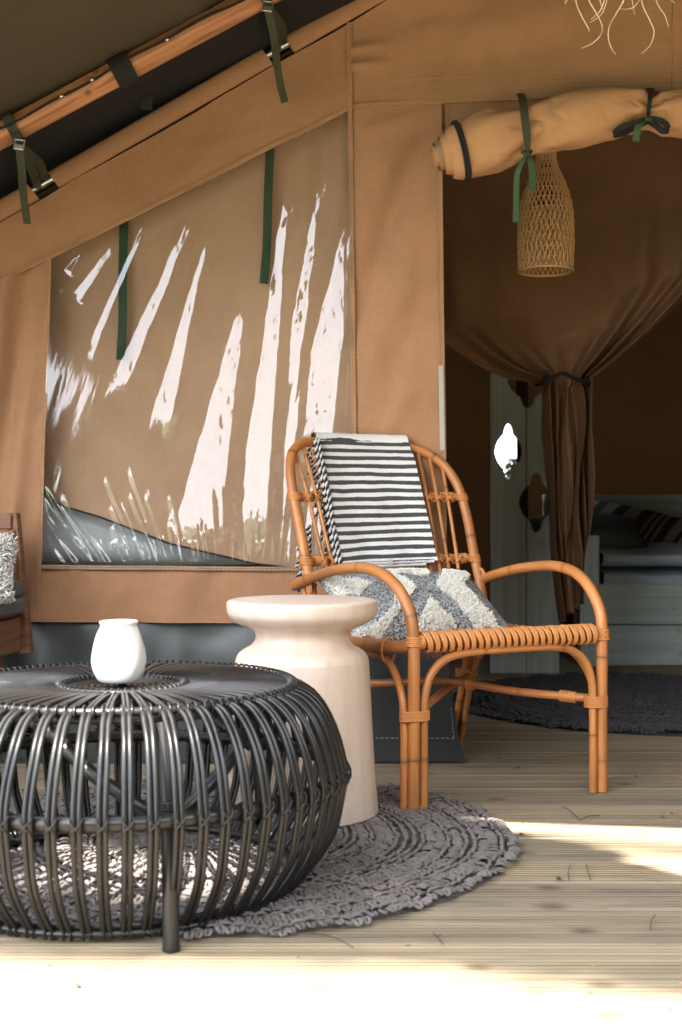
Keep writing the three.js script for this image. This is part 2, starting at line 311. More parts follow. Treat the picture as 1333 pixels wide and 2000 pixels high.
  const sleeve = (xa, xb) => {
    const n = Math.max(4, Math.round((xb - xa) / 14));
    return surf((u, v) => { const c = ax(lerp(xa, xb, u) + 6 * Math.sin(v * 3)), a = v * Math.PI * 2; const d = V(-0.498, 0.867, 0); const wob = 1 + 0.05 * (fbm(u * n * 0.5, v * 3, 2) - 0.5); return c.addScaledVector(d, Math.cos(a) * 0.0265 * wob).add(V(0, 0, 0.012 + Math.sin(a) * 0.015 * wob)); }, n, 20);
  };
  for (const [a, b] of [[-750, 73], [112, 528], [570, 1313]]) part('hem_sleeve', sleeve(a, b), M.canvas, tent);
  part('hem_sleeve', surf((u, v) => { const p = P(1313 + u * 1400, -318 + u * 805, WD), a = v * Math.PI * 2; return p.add(V(0, Math.cos(a) * 0.027 + 0.02, 0.012 + Math.sin(a) * 0.015)); }, 20, 16), M.canvas, tent);
  part('ridge_rod', tube([ax(-600, 22), ax(300, 22), ax(1200, 22)].map((p) => p.add(V(0, 0, 0.012))), 0.0105, { seg: 12, rad: 14 }), M.metal, tent);
  // skirt that flares onto the deck
  const sk = (x0, x1) => surf((u, v) => {
    const px = lerp(x0, x1, u), X = P(px, 1213, WD).x, wave = Math.sin(X * 19 + Math.sin(X * 7) * 1.2) * 0.5 + 0.4 * (fbm(X * 9 + 60, 3, 3) - 0.5);
    let y, z;
    if (v < 0.72) { const t = v / 0.72; y = lerp(0.342, 0.045, t); z = -lerp(WD + 0.008, 3.305, Math.pow(t, 1.6)) + wave * 0.04 * Math.sin(Math.PI * Math.min(1, t * 1.15)) * (1 - t * 0.5); }
    else { const t = (v - 0.72) / 0.28; y = 0.045 * (1 - t) * (1 - t) + 0.004; z = -lerp(3.305, 3.20, t); }
    return V(X + (px > 860 && px < 1313 ? (sstep(0.3, 1, v) * 0.024) * sstep(0.9, 1, u) : 0), y, z);
  }, Math.round(Math.abs(x1 - x0) / 8), 44, (u, v, p) => [p.x, v * 0.45]);
  part('skirt', sk(-750, 874), M.skirt, tent);
  part('skirt', sk(1752, 3376), M.skirt, tent);
  const sst = []; for (let i = 0; i <= 60; i++) sst.push(V(lerp(-1.6, 0.296, i / 60), 0.047, -3.298));
  const sst2 = []; for (let i = 0; i <= 10; i++) { const t = i / 10; sst2.push(V(0.289 + 0.004 * t, lerp(0.12, 0.047, t), -lerp(3.345, 3.296, t))); }
  part('stitching', [stitches(sst, 0.013, 0.0018, 0.002), stitches(sst2, 0.011, 0.0018, 0.002)], M.threadGrey, tent, 'stuff');
}
// ---- the clear window with its creases
{
  const c = [[78, 1108], [694, 1112], [690, 209], [98, 503]], pxm = WD / FOC;
  const folds = [  // steep side faces left and up                                       // [x top, y top, x bottom, y bottom, half width top, half width bottom, slope]
    [155, 496, 131, 532, 3, 6, .085], [221, 482, 150, 580, 4, 10, .088], [288, 424, 178, 684, 3, 8, .10], [396, 374, 228, 762, 3, 17, .135], [404, 468, 310, 840, 3, 20, .16],
    [472, 592, 376, 1098, 7, 52, .18], [560, 372, 484, 1102, 5, 33, .23], [628, 345, 560, 780, 5, 16, .2], [690, 420, 596, 900, 12, 46, .235], [606, 560, 536, 1080, 4, 14, .19], [672, 700, 606, 1100, 8, 30, .23]];
  const k = rng(77);
  for (let i = 0; i < 105; i++) { const x = lerp(80, 690, Math.pow(k(), 0.8)), tilt = lerp(-0.85, 0.12, sstep(80, 560, x)), len = 50 + 150 * Math.pow(k(), 1.6); folds.push([x + tilt * len, 1106 - len, x, 1112, 1.5, (tilt < -0.2 ? 2.6 : 2) + 3 * k(), tilt < -0.2 ? -(0.31 + 0.15 * k()) : (0.15 + 0.12 * k())]); }
  const H = (x, y) => {
    let h = 0;
    for (const [xa, ya, xb, yb, wa, wb, slope] of folds) {
      const flip = slope < 0 ? -1 : 1;
      if (y < Math.min(ya, yb) - 60 || y > Math.max(ya, yb) + 60) continue;
      const dx = xb - xa, dy = yb - ya, L = Math.hypot(dx, dy), t = ((x - xa) * dx + (y - ya) * dy) / (L * L), s = flip * ((x - xa) * dy - (y - ya) * dx) / L + 7 * (fbm(x / 22, y / 46 + xa, 4) - 0.5) * Math.min(1, wb / 14);
      if (t < -0.1 || t > 1.1) continue;
      const w = lerp(wa, wb, Math.min(1, Math.max(0, t))), env = sstep(-0.04, 0.10, t) * (1 - sstep(0.84, 1.08, t)), a = flip * slope * lerp(0.72, 1, Math.min(1, Math.max(0, t)));
      if (s < -w * 1.2) continue;
      const top = 2 * w * a, fall = w * 0.7 + 10;
      const r = s < w ? Math.max(0, (s + w)) * a : top * (1 - sstep(w, w + fall, s));
      h += r * env;
    }
    h *= pxm;
    const edge = sstep(0, 26, x - lerp(98, 78, (y - 503) / 605)) * sstep(0, 22, 694 - x) * sstep(0, 14, 1111 - y) * sstep(0, 60, y - (503 - (x - 98) * 294 / 592));
    const ripple = 0.00009 * (fbm(x / 5 + y * 0.05, y / 30, 2) - 0.5) + 0.0026 * (fbm((x + y * 0.35) / 60, y / 260, 2) - 0.5) + 0.00025 * (fbm((x + y * 0.3) / 14, y / 90, 2) - 0.5);
    return (h + ripple) * edge;
  };
  part('window_pane', sheet(c, WD - 0.004, 380, 440, (x, y) => H(x, y)), M.vinyl, tent);
  // blind let down behind the pane, lifted at its lower left corner
  const blind = (x) => x < 110 ? lerp(930, 985, (x - 70) / 40) : x < 200 ? lerp(985, 1012, (x - 110) / 90) : x < 330 ? lerp(1012, 1062, (x - 200) / 130) : x < 500 ? lerp(1062, 1102, (x - 330) / 170) : lerp(1102, 1125, (x - 500) / 200);
  part('window_blind', surf((u, v) => {
    const x = lerp(60, 712, u), yt = 503 - (x - 98) * 294 / 592 - 30, y = lerp(blind(x), yt, v), p = P(x, y, WD + 0.075);
    p.z += 0.020 * (fbm((x + y * 0.5) / 110, (y - x * 0.7) / 260, 3) - 0.5) + 0.007 * Math.sin(x * 0.085 + y * 0.004) * (1 - sstep(300, 520, y)) * sstep(470, 560, x) + 0.006 * Math.sin((y - x * 1.15) * 0.035) * sstep(560, 700, y) * (1 - sstep(250, 520, x));
    return p;
  }, 130, 150), M.blind, tent);
  const edge = []; for (let x = 62; x < 700; x += 14) { const p = P(x, blind(x) - 1, WD + 0.072); p.z += 0.004; edge.push(p); }
  part('blind_cord', tube(edge, 0.003, { seg: 60, rad: 6 }), M.strapBlack, tent);
  for (const [a, b, cx, d] of [[243, 432, 236, 703], [529, 285, 516, 554]]) part('blind_strap', ribbon([P(a, b - 20, WD + 0.05), P(lerp(a, cx, 0.4), lerp(b, d, 0.4), WD + 0.045), P(lerp(a, cx, 0.7) + 2, lerp(b, d, 0.7), WD + 0.047), P(cx, d, WD + 0.045)], 0.0245, V(1, 0, 0), 0.0016, 20), M.strapGreen, tent);
}
// ---- the rolled-up door
const rollAxis = [[838, 311, 40], [855, 306, 42], [905, 294, 55], [960, 276, 60], [1030, 258, 46], [1075, 246, 50], [1130, 233, 54], [1190, 222, 51], [1240, 218, 42], [1269, 223, 27], [1298, 222, 40], [1345, 222, 48], [1440, 238, 52], [1600, 268, 52], [1770, 310, 46]];
const RD = WD - 0.11;
{
  const path = new THREE.CatmullRomCurve3(rollAxis.map(([x, y]) => P(x, y, RD)), false, 'centripetal');
  const rad = (X) => { for (let i = 0; i + 1 < rollAxis.length; i++) { const a = rollAxis[i], b = rollAxis[i + 1]; if (X <= b[0]) { const t = sstep(a[0], b[0], X); return lerp(a[2], b[2], t); } } return 46; };
  const shell = (t0, t1, scale, seed) => surf((u, v) => {
    const t = lerp(t0, t1, u), c = path.getPoint(t), T = path.getTangent(t), a = v * Math.PI * 2, X = c.x * FOC / RD + 666.5, r = rad(X) * RD / FOC * scale;
    const up = V(0, 1, 0).addScaledVector(T, -T.y).normalize(), out = V().crossVectors(T, up);
    const near = Math.exp(-Math.pow((X - 1269) / 50, 2)) + 0.7 * Math.exp(-Math.pow((X - 1030) / 60, 2));
    const cr = Math.abs(fbm(X / 70 + a * 0.8 + seed, a * 1.5 - X / 160 + 7, 3) - 0.5), fold = 0.10 * (fbm(X / 90 + a * 0.9 + seed, a * 1.3 + X / 300, 3) - 0.5) - 0.15 * Math.exp(-Math.pow(cr / 0.03, 2)) * (0.12 + near) + 0.30 * near * Math.sin(a * 6 + X / 30 + seed) * 0.5 + 0.10 * Math.sin(X / 36 - a * 1.6) * (fbm(X / 130, a, 2) - 0.3) * 0.6;
    const seamv = v > 0.97 || v < 0.0 ? 0 : 0;
    return c.addScaledVector(up, Math.cos(a) * r * (1 + fold) * (1 + seamv)).addScaledVector(out, Math.sin(a) * r * (1 + fold) * 0.92);
  }, 170, 54, (u, v) => [u * 1.3, v * 0.36]);
  const roll = part('door_roll', [shell(0.104, 1, 1, 0)], M.rolled, tent);
  part('roll_layer', [shell(0.086, 0.2, 0.86, 2)], M.rolled, roll);
  part('roll_layer', [shell(0.066, 0.2, 0.68, 4)], M.canvasIn, roll);
  part('roll_layer', [shell(0.04, 0.2, 0.48, 6)], M.rolled, roll);
  // zip band near the end
  const band = [0.132, 0.140].map((t) => { const c = path.getPoint(t), T = path.getTangent(t), r = rad(c.x * FOC / RD + 666.5) * RD / FOC * 1.01, up = V(0, 1, 0).addScaledVector(T, -T.y).normalize(), out = V().crossVectors(T, up), pts = []; for (let i = 0; i < 24; i++) { const a = i / 24 * Math.PI * 2; pts.push(c.clone().addScaledVector(up, Math.cos(a) * r * 1.035).addScaledVector(out, Math.sin(a) * r * 0.965)); } return tube(pts, 0.0042, { closed: true, seg: 48, rad: 8 }); });
  part('zip_band', band, M.strapBlack, roll);
  // ties
  const D = RD - 0.085;
  part('tie_strap', ribbon([P(1017, 183, WD - 0.006), P(1022, 200, D + 0.035), P(1026, 235, D + 0.005), P(1030, 270, D + 0.01), P(1031, 296, D + 0.03), P(1030, 303, D + 0.05)], (t) => t < 0.8 ? 0.021 : lerp(0.021, 0.009, (t - 0.8) * 5), V(1, 0, 0.1), 0.0016, 26), M.strap, tent);
  part('tie_knot', [tube([P(1022, 296, D + 0.04), P(1030, 302, D + 0.025), P(1037, 296, D + 0.04)], 0.0065, { seg: 10, rad: 8 })], M.strap, tent);
  part('tie_end', ribbon([P(1029, 300, D + 0.035), P(1020, 318, D + 0.025), P(1011, 340, D + 0.03), P(1009, 380, D + 0.03), P(1008, 434, D + 0.03)], (t) => lerp(0.012, 0.0155, Math.min(1, t * 3)), (t) => V(1, 0, 0.9 - t), 0.0016, 24), M.strapLight, tent);
  part('tie_end', ribbon([P(1031, 300, D + 0.035), P(1036, 312, D + 0.022), P(1040, 335, D + 0.024), P(1040, 376, D + 0.026)], (t) => t > 0.85 ? lerp(0.018, 0.006, (t - 0.85) / 0.15) : lerp(0.012, 0.02, Math.min(1, t * 2.5)), (t) => V(1, 0, -0.3), 0.0016, 20), M.strapLight, tent);
  const E = RD - 0.06;
  part('tie_strap', ribbon([P(1270, 172, WD - 0.008), P(1270, 190, E), P(1267, 222, E + 0.01), P(1266, 230, E + 0.01)], (t) => lerp(0.022, 0.010, t), V(1, 0, 0), 0.0016, 16), M.strapBlack, tent);
  part('tie_knot', tube([P(1259, 236, E), P(1267, 231, E - 0.012), P(1275, 237, E)], 0.007, { seg: 10, rad: 8 }), M.strap, tent);
  part('tie_bow', ribbon([P(1266, 233, E - 0.004), P(1240, 240, E - 0.02), P(1212, 250, E - 0.015), P(1199, 262, E - 0.006), P(1212, 262, E + 0.004), P(1242, 248, E + 0.006), P(1266, 236, E + 0.003)], 0.016, (t) => V(0.15, 1, 0.5), 0.0016, 40), M.strapBlack, tent);
  part('tie_bow', ribbon([P(1268, 233, E - 0.004), P(1285, 234, E - 0.02), P(1301, 242, E - 0.014), P(1305, 254, E - 0.004), P(1296, 256, E + 0.004), P(1282, 246, E + 0.006), P(1268, 236, E + 0.003)], 0.016, (t) => V(0.1, 1, 0.5), 0.0016, 40), M.strapBlack, tent);
  part('tie_end', ribbon([P(1258, 236, E - 0.006), P(1248, 246, E - 0.02), P(1242, 276, E - 0.016)], 0.018, V(1, 0, 0.2), 0.0016, 12), M.strapLight, tent);
}
// ---- roof sheet over everything, inner roof, walls and back of the tent
const flyY = (x) => 2.49 - 0.49 * Math.abs(x - 0.9);
{
  const edge = [[-2.7, -2.62], [-0.75, -2.62], [-0.36, -2.5], [-0.33, -1.2]];   // front edge, x and z; the rest follows the edge of the shade on the deck
  for (const [x0, d0] of [[0.20, 2.60], [0.277, 2.598], [0.7, 2.536], [1.2, 2.50], [1.8, 2.44], [2.6, 2.40], [4.0, 2.36], [5.2, 2.34]]) { let h = 2; for (let i = 0; i < 40; i++) h = flyY(x0 + KX * h); edge.push([x0 + KX * h, -d0 + KZ * h]); }
  const zAt = (x) => { for (let i = 0; i + 1 < edge.length; i++) if (x <= edge[i + 1][0]) return lerp(edge[i][1], edge[i + 1][1], (x - edge[i][0]) / (edge[i + 1][0] - edge[i][0])); return edge[edge.length - 1][1]; };
  const half = (xa, xb) => surf((u, v) => { const x = lerp(xa, xb, u), z = lerp(zAt(x), -7.4, v); return V(x, flyY(x) - 0.015 * Math.sin(Math.PI * u) * Math.sin(Math.PI * Math.min(1, v * 3)), z); }, 120, 40, (u, v, p) => [p.x, p.z]);
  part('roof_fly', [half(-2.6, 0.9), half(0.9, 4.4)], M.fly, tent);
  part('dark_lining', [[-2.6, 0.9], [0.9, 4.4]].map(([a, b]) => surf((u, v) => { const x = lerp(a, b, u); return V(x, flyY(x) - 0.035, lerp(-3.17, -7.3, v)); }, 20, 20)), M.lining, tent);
  const inY = (x) => P(0, hemY(666.5 + x * FOC / WD), WD).y + 0.02, il = -1.9, L = inY(il), rg = 0.9;
  const zb = -6.62, zf = -WD - 0.004;
  const flat = (a, b, c, d, nu = 30, nv = 30, w = 0.01) => surf((u, v) => { const p = V().lerpVectors(V().lerpVectors(a, b, u), V().lerpVectors(d, c, u), v); p.z += w * (fbm(p.x * 3 + p.z * 2 + 9, p.y * 2 + p.z, 3) - 0.5) * Math.sin(Math.PI * u) * Math.sin(Math.PI * v) * 2; return p; }, nu, nv, (u, v, p) => [p.x + p.z, p.y + p.x * 0.3]);
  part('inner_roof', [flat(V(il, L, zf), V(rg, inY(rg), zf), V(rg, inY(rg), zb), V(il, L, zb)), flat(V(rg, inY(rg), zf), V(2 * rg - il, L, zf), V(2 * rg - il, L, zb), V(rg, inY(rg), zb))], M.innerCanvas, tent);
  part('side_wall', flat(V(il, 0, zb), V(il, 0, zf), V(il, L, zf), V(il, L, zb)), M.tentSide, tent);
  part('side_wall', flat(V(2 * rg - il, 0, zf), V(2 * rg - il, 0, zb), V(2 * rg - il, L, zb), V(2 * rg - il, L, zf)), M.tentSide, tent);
  // back wall with a small open window
  const bd = 6.6, q = (x, y) => P(x, y, bd), w0 = q(963, 939), w1 = q(1030, 808);
  const R = 2 * rg - il, strip = (x0, x1, y0, y1) => surf((u, v) => V(lerp(x0, x1, u), lerp(y0, y1, v), -bd), 6, 6);
  const tops = (x) => Math.min(inY(Math.min(x, 2 * rg - x)), 9);
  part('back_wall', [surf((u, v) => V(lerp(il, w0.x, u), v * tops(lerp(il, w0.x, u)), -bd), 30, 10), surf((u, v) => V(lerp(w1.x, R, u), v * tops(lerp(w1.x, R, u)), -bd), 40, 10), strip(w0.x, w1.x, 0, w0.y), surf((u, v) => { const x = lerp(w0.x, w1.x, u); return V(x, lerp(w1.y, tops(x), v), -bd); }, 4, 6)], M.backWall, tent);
  part('tent_pole', tube([P(1120, 262, 4.75), P(1250, 305, 4.7), P(1420, 385, 4.6)], 0.011, { seg: 20, rad: 10 }), M.strapBlack, tent);
  part('tent_pole', tube([V(0.9, 0, -6.3), V(0.9, 2.4, -6.3)], 0.03, { seg: 4, rad: 12 }), M.innerCanvas, tent);
}
// ---- wooden rafter under the roof sheet, its cable and straps
{
  const pole = thing('wooden_rafter', 'rough reddish wooden pole slung diagonally under the tent roof, top left', 'wooden pole');
  const d = 3.15, a = P(-420, 490, d), b = P(980, -258, d), L = a.distanceTo(b), dir = b.clone().sub(a).normalize();
  const t = woodTex([0.68, 0.31, 0.135], [0.22, 0.09, 0.04], { seed: 21, w: 1024, h: 256, size: [0.9, 0.12], knots: 9, rings: 4, ring: 0.35, mid: 0.55, fine: 0.4 });
  const q = new THREE.Quaternion().setFromUnitVectors(V(1, 0, 0), dir).multiply(new THREE.Quaternion().setFromAxisAngle(V(1, 0, 0), 0.95));
  const g = new RoundedBoxGeometry(L, 0.052, 0.052, 5, 0.014), pp = g.attributes.position, uv = [];
  for (let i = 0; i < pp.count; i++) uv.push(pp.getX(i), Math.atan2(pp.getY(i), pp.getZ(i)) * 0.022);
  g.setAttribute('uv', new THREE.Float32BufferAttribute(uv, 2)); g.applyQuaternion(q); const m = a.clone().lerp(b, 0.5); g.translate(m.x, m.y, m.z);
  part('timber', g, new THREE.MeshStandardMaterial({ map: t, roughness: 0.55, bumpMap: t, bumpScale: 0.001 }), pole);
  const at = (x, off, out) => { const y = 265.5 - x * 0.534 + off, p = P(x, y, d); p.z += out; return p; };
  for (const [x, w] of [[240, 0.052], [27, 0.024], [513, 0.024]]) { // bands round the pole
    const c = at(x, 0, 0), A = V(-dir.y, dir.x, 0), pts = []; for (let i = 0; i < 20; i++) { const s = i / 20 * Math.PI * 2; pts.push(c.clone().addScaledVector(A, Math.cos(s) * 0.037).add(V(0, 0, Math.sin(s) * 0.037))); }
    pts.push(pts[0].clone(), pts[1].clone());
    part('strap_band', ribbon(pts, w, dir, 0.002, 40), x === 240 ? M.strapBlack : M.strap, pole);
  }
  rebase(pole);
  const cab = thing('string_light_cable', 'thin black cable with small dark clips running along the wooden rafter', 'cable');
  const pts = []; for (let x = -60; x <= 600; x += 30) pts.push(at(x, -1 + 3 * Math.sin(x / 70) + 2 * Math.sin(x / 23), 0.0395));
  part('cord', tube(pts, 0.0032, { rad: 7 }), M.strapBlack, cab);
  for (const x of [187, 332, 128]) part('clip', [new THREE.SphereGeometry(0.0062, 10, 8).translate(...at(x, 1, 0.041).toArray()), tube([at(x, -2, 0.042), at(x + 3, 7, 0.043)], 0.0026, { seg: 4, rad: 6 })], M.metal, cab);
  rebase(cab);
  // tensioning straps from the rafter down to the rod in the hem
  const rodAt = (x) => { const n = V(393, -683, 0).normalize(), p = P(x, hemY(x), WD); return p.addScaledVector(V(-n.x, -n.y, 0), 22 * WD / FOC).add(V(0, 0, 0.012)); };
  const strap = (label, bx, by, rx, tail, sx) => {
    const s = thing('tension_strap', label, 'strap', null);
    const r = rodAt(rx), B = P(bx, by, 3.16), B2 = P(bx + 6, by + 4, 3.19);
    part('webbing', ribbon([P(sx, by - 42, 3.13), P(lerp(sx, bx, .6), by - 18, 3.115), P(bx, by, 3.12)], 0.022, V(1, -0.3, 0), 0.0018, 12), M.strap, s);
    part('webbing_loop', ribbon([B2, B2.clone().lerp(r, 0.5).add(V(0.004, 0, 0.01)), r.clone().add(V(0, 0.004, 0.015)), r.clone().add(V(0.002, -0.011, 0.004)), r.clone().add(V(-0.002, -0.002, -0.014)), r.clone().add(V(0.01, 0.012, -0.012)), B2.clone().lerp(r, 0.6).add(V(0.02, 0.02, -0.012)), B2.clone().add(V(0.002, 0, -0.02))], 0.023, V(1, 0.5, 0), 0.0018, 60), M.strap, s);
    part('strap_tail', ribbon([P(bx, by, 3.115), ...tail.map(([x, y, d]) => P(x, y, d))], 0.0205, V(1, -0.05, 0.1), 0.0018, 26), M.strap, s);
    const c = P(bx, by + 1, 3.105), rot = [0, 0, -0.15];
    part('buckle', [box(0.021, 0.014, 0.006, c.clone().add(V(0, -0.003, 0)), 0.002, rot), box(0.003, 0.026, 0.005, c.clone().add(V(-0.011, 0.004, 0)), 0.0012, rot), box(0.003, 0.026, 0.005, c.clone().add(V(0.0115, 0.002, 0)), 0.0012, rot), tube([c.clone().add(V(-0.0115, 0.016, 0.001)), c.clone().add(V(0.0115, 0.013, 0.001))], 0.0016, { seg: 3, rad: 6 })], M.metal, s);
    rebase(s);
  };
  strap('olive webbing strap with a buckle hanging from the rafter at its lower left end', 38, 284, 88, [[43, 330, 3.2], [46, 380, 3.33], [54, 437, 3.40]], 24);
  strap('olive webbing strap with a buckle hanging in the gap beside the upper canvas sleeve', 523, 14, 553, [[535, 70, 3.2], [541, 120, 3.33], [548, 165, 3.40], [557, 200, 3.405]], 515);
  const s3 = thing('black_strap', 'wide black strap looping from the middle of the wooden rafter behind the canvas edge', 'strap');
  part('webbing', ribbon([P(250, 150, 3.2), P(275, 146, 3.3), P(288, 165, 3.42), P(286, 215, 3.47)], 0.03, V(1, 0.2, 0), 0.002, 24), M.strapBlack, s3); rebase(s3);
}
// ---- straw fringe hanging into the picture, top right
{
  const f = thing('raffia_fringe', 'few pale straw strands dangling at the top right above the door', 'straw fringe');
  const d = 2.5, k = rng(5), mat = new THREE.MeshStandardMaterial({ color: lin(0.75, 0.58, 0.34), roughness: 0.55 });
  const S = [[[1122, -60], [1125, 0], [1136, 30], [1151, 58], [1150, 62]], [[1138, -60], [1150, -2], [1168, 30], [1177, 52], [1171, 72], [1155, 86], [1137, 94]], [[1185, -50], [1181, 0], [1172, 22], [1155, 38]], [[1189, -50], [1186, 0], [1175, 28], [1154, 44]], [[1225, -40], [1219, 0], [1202, 30], [1190, 55], [1189, 75], [1196, 96], [1203, 106]], [[1262, -50], [1250, -2], [1238, 14], [1222, 18], [1212, 17]], [[1232, -40], [1236, 5], [1240, 28]], [[1246, -50], [1256, 10], [1270, 40], [1278, 62], [1272, 86], [1254, 104]], [[1270, -60], [1284, 5], [1300, 32], [1306, 52]], [[1105, -30], [1107, 0], [1104, 8]], [[1160, -60], [1171, -4], [1180, 24]], [[1298, -50], [1306, -8], [1318, 6]]];
  for (const pts of S) part('straw', tube(pts.map(([x, y], i) => P(x, y, d + (k() - 0.5) * 0.03)), (t) => 0.0017 * (1 - 0.5 * t), { seg: 40, rad: 5 }), mat, f);
  part('header_rope', tube([P(900, -62, d), P(1180, -58, d), P(1500, -66, d)], 0.012, { seg: 20, rad: 8 }), mat, f);
  rebase(f);
}
// ---- inside: curtain, lamp, screen, bed
{
  const c = thing('door_curtain', 'brown canvas curtain gathered with a dark cord in the tent doorway', 'curtain');
  const d0 = 4.45, N = 7;
  const cen = [1102, 744], FOLD = [[0.0, 0.04, 0.7], [0.105, 0.05, 1.15], [0.25, 0.06, 0.7], [0.5, 0.11, 0.5], [0.70, 0.042, 0.95], [0.82, 0.034, 0.8], [0.93, 0.045, 1.15]];
  const f = (u, v) => {
    // thread line u from the top rail to the hem
    const xt = lerp(800, 1470, u), s = u * 2 - 1;
    const sh = [lerp(835, 1425, u), u < 0.5 ? lerp(655, 600, u * 2) : lerp(600, 505, (u - 0.5) * 2)];
    const tie = [cen[0] + s * 49, cen[1] + 8 * s * s * (s < 0 ? 1.1 : 0.2) - 6 * (1 - s * s)], mid = [1100 + s * 50 + 2, 850], low = [1103 + s * 37, 1060], end = [1106 + s * 22, 1192 - 20 * s];
    const K = [[0, xt, 235], [0.42, ...sh], [0.60, ...tie], [0.70, ...mid], [0.88, ...low], [1, ...end]];
    let i = 0; while (i < K.length - 2 && v > K[i + 1][0]) i++;
    const a = K[i], b = K[i + 1]; let t = (v - a[0]) / (b[0] - a[0]);
    let x, y;
    if (i === 1) { const e = Math.pow(t, 0.85 + 0.35 * (1 - Math.abs(s))); const sag = Math.abs(s) * 34 * Math.sin(Math.PI * t) * (s < 0 ? 0.75 : 0.5); x = lerp(a[1], b[1], e); y = lerp(a[2], b[2], lerp(t, e, 0.3)) + sag; } else { t = i === 0 ? t : t * t * (3 - 2 * t) * 0.4 + t * 0.6; x = lerp(a[1], b[1], t); y = lerp(a[2], b[2], t); }
    const g = v < 0.42 ? sstep(0.1, 0.42, v) * 0.35 : v < 0.6 ? lerp(0.35, 1, (v - 0.42) / 0.18) : 1;
    let z = 0; for (const [a, w, h] of FOLD) z += h * Math.exp(-Math.pow((u - a) / w, 2)); z *= lerp(0.05, 1, Math.pow(g, 1.0)) * 0.12 * (v > 0.57 && v < 0.63 ? 0.8 : 1);
    z += 0.05 * g * (1 - s * s) + (v < 0.5 ? 0.05 * (fbm(u * 3 + v * 3, v * 5 - u * 2, 2) - 0.5) : 0.02 * (fbm(u * 14, v * 12, 3) - 0.5));
    const p = P(x, y, d0); p.z += z; if (v > 0.62) p.x += 0.010 * Math.sin(v * 25 + u * 14) * (u > 0.4 ? 1 : 0.4); return p;
  };
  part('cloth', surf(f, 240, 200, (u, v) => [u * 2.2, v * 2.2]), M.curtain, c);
  part('tie_cord', tube([P(1048, 752, d0 - 0.02), P(1056, 750, d0 - 0.14), P(1076, 741, d0 - 0.185), P(1098, 729, d0 - 0.19), P(1121, 739, d0 - 0.185), P(1144, 746, d0 - 0.15), P(1154, 749, d0 - 0.02)], 0.0062, { seg: 40, rad: 8 }), M.strapBlack, c);
  part('cord_knot', new THREE.SphereGeometry(0.015, 12, 8).scale(0.7, 1.2, 0.7).translate(...P(1066, 742, d0 - 0.185).toArray()), M.strapBlack, c);
  rebase(c);
}
{
  const l = thing('pendant_lamp', 'bell-shaped woven rattan pendant lamp hanging behind the rolled-up door', 'lamp');
  const d = 4.0, cx = (1066.5 - 666.5) * d / FOC, y0 = EYE + (1000 - 529) * d / FOC, k = d / FOC;
  const prof = [[0, 52.5], [60, 54.5], [110, 53], [145, 47], [172, 37], [195, 26], [212, 20], [232, 19.5]];   // height and radius in pixels
  const R = (h) => { for (let i = 0; i + 1 < prof.length; i++) if (h <= prof[i + 1][0]) { const t = (h - prof[i][0]) / (prof[i + 1][0] - prof[i][0]); return lerp(prof[i][1], prof[i + 1][1], t); } return 19.5; };
  const mat = new THREE.MeshStandardMaterial({ color: lin(0.70, 0.40, 0.17), roughness: 0.5 }), kk = rng(2);
  const pt = (h, a, o = 0) => V(cx + Math.cos(a) * (R(h) + o) * k, y0 + h * k, -d + Math.sin(a) * (R(h) + o) * k);
  const rows = 12, step = 232 / rows;
  for (let r = 0; r < rows; r++) {
    const n = r > 9 ? 20 : 33, h0 = r * step, h1 = (r + 1) * step + 1.5, pts = [];
    for (let i = 0; i <= n * 2; i++) { const a = (i + (r % 2) * 0.5) / (n * 2) * Math.PI * 2 + (kk() - 0.5) * 0.012; pts.push(pt(i % 2 ? h1 : h0, a, i % 2 ? 0.8 : -0.8)); }
    const gs = []; for (let i = 0; i < n * 2; i++) gs.push(tube([pts[i], pts[i].clone().lerp(pts[i + 1], 0.5), pts[i + 1]], 0.0023, { seg: 3, rad: 5, caps: false }));
    part('woven_row', gs, mat, l);
    const ring = []; for (let i = 0; i < 40; i++) ring.push(pt(h0, i / 40 * Math.PI * 2));
    part('ring', tube(ring, r ? 0.0016 : 0.0046, { closed: true, seg: 60, rad: 6 }), mat, l);
  }
  part('bulb_holder', [new THREE.CylinderGeometry(0.02, 0.024, 0.09, 16).translate(cx, y0 + 0.30, -d), new THREE.SphereGeometry(0.032, 16, 12).translate(cx, y0 + 0.235, -d)], M.strapBlack, l);
  part('cord', tube([V(cx, y0 + 0.34, -d), V(cx, 2.05, -d)], 0.0035, { seg: 2, rad: 6 }), M.strapBlack, l);
  rebase(l);
}
const greyWoodT = woodTex([0.70, 0.74, 0.68], [0.48, 0.51, 0.47], { seed: 31, w: 1024, h: 256, size: [1.4, 0.2], knots: 5, rings: 4, ring: 0.25, mid: 0.5, fine: 0.4 });
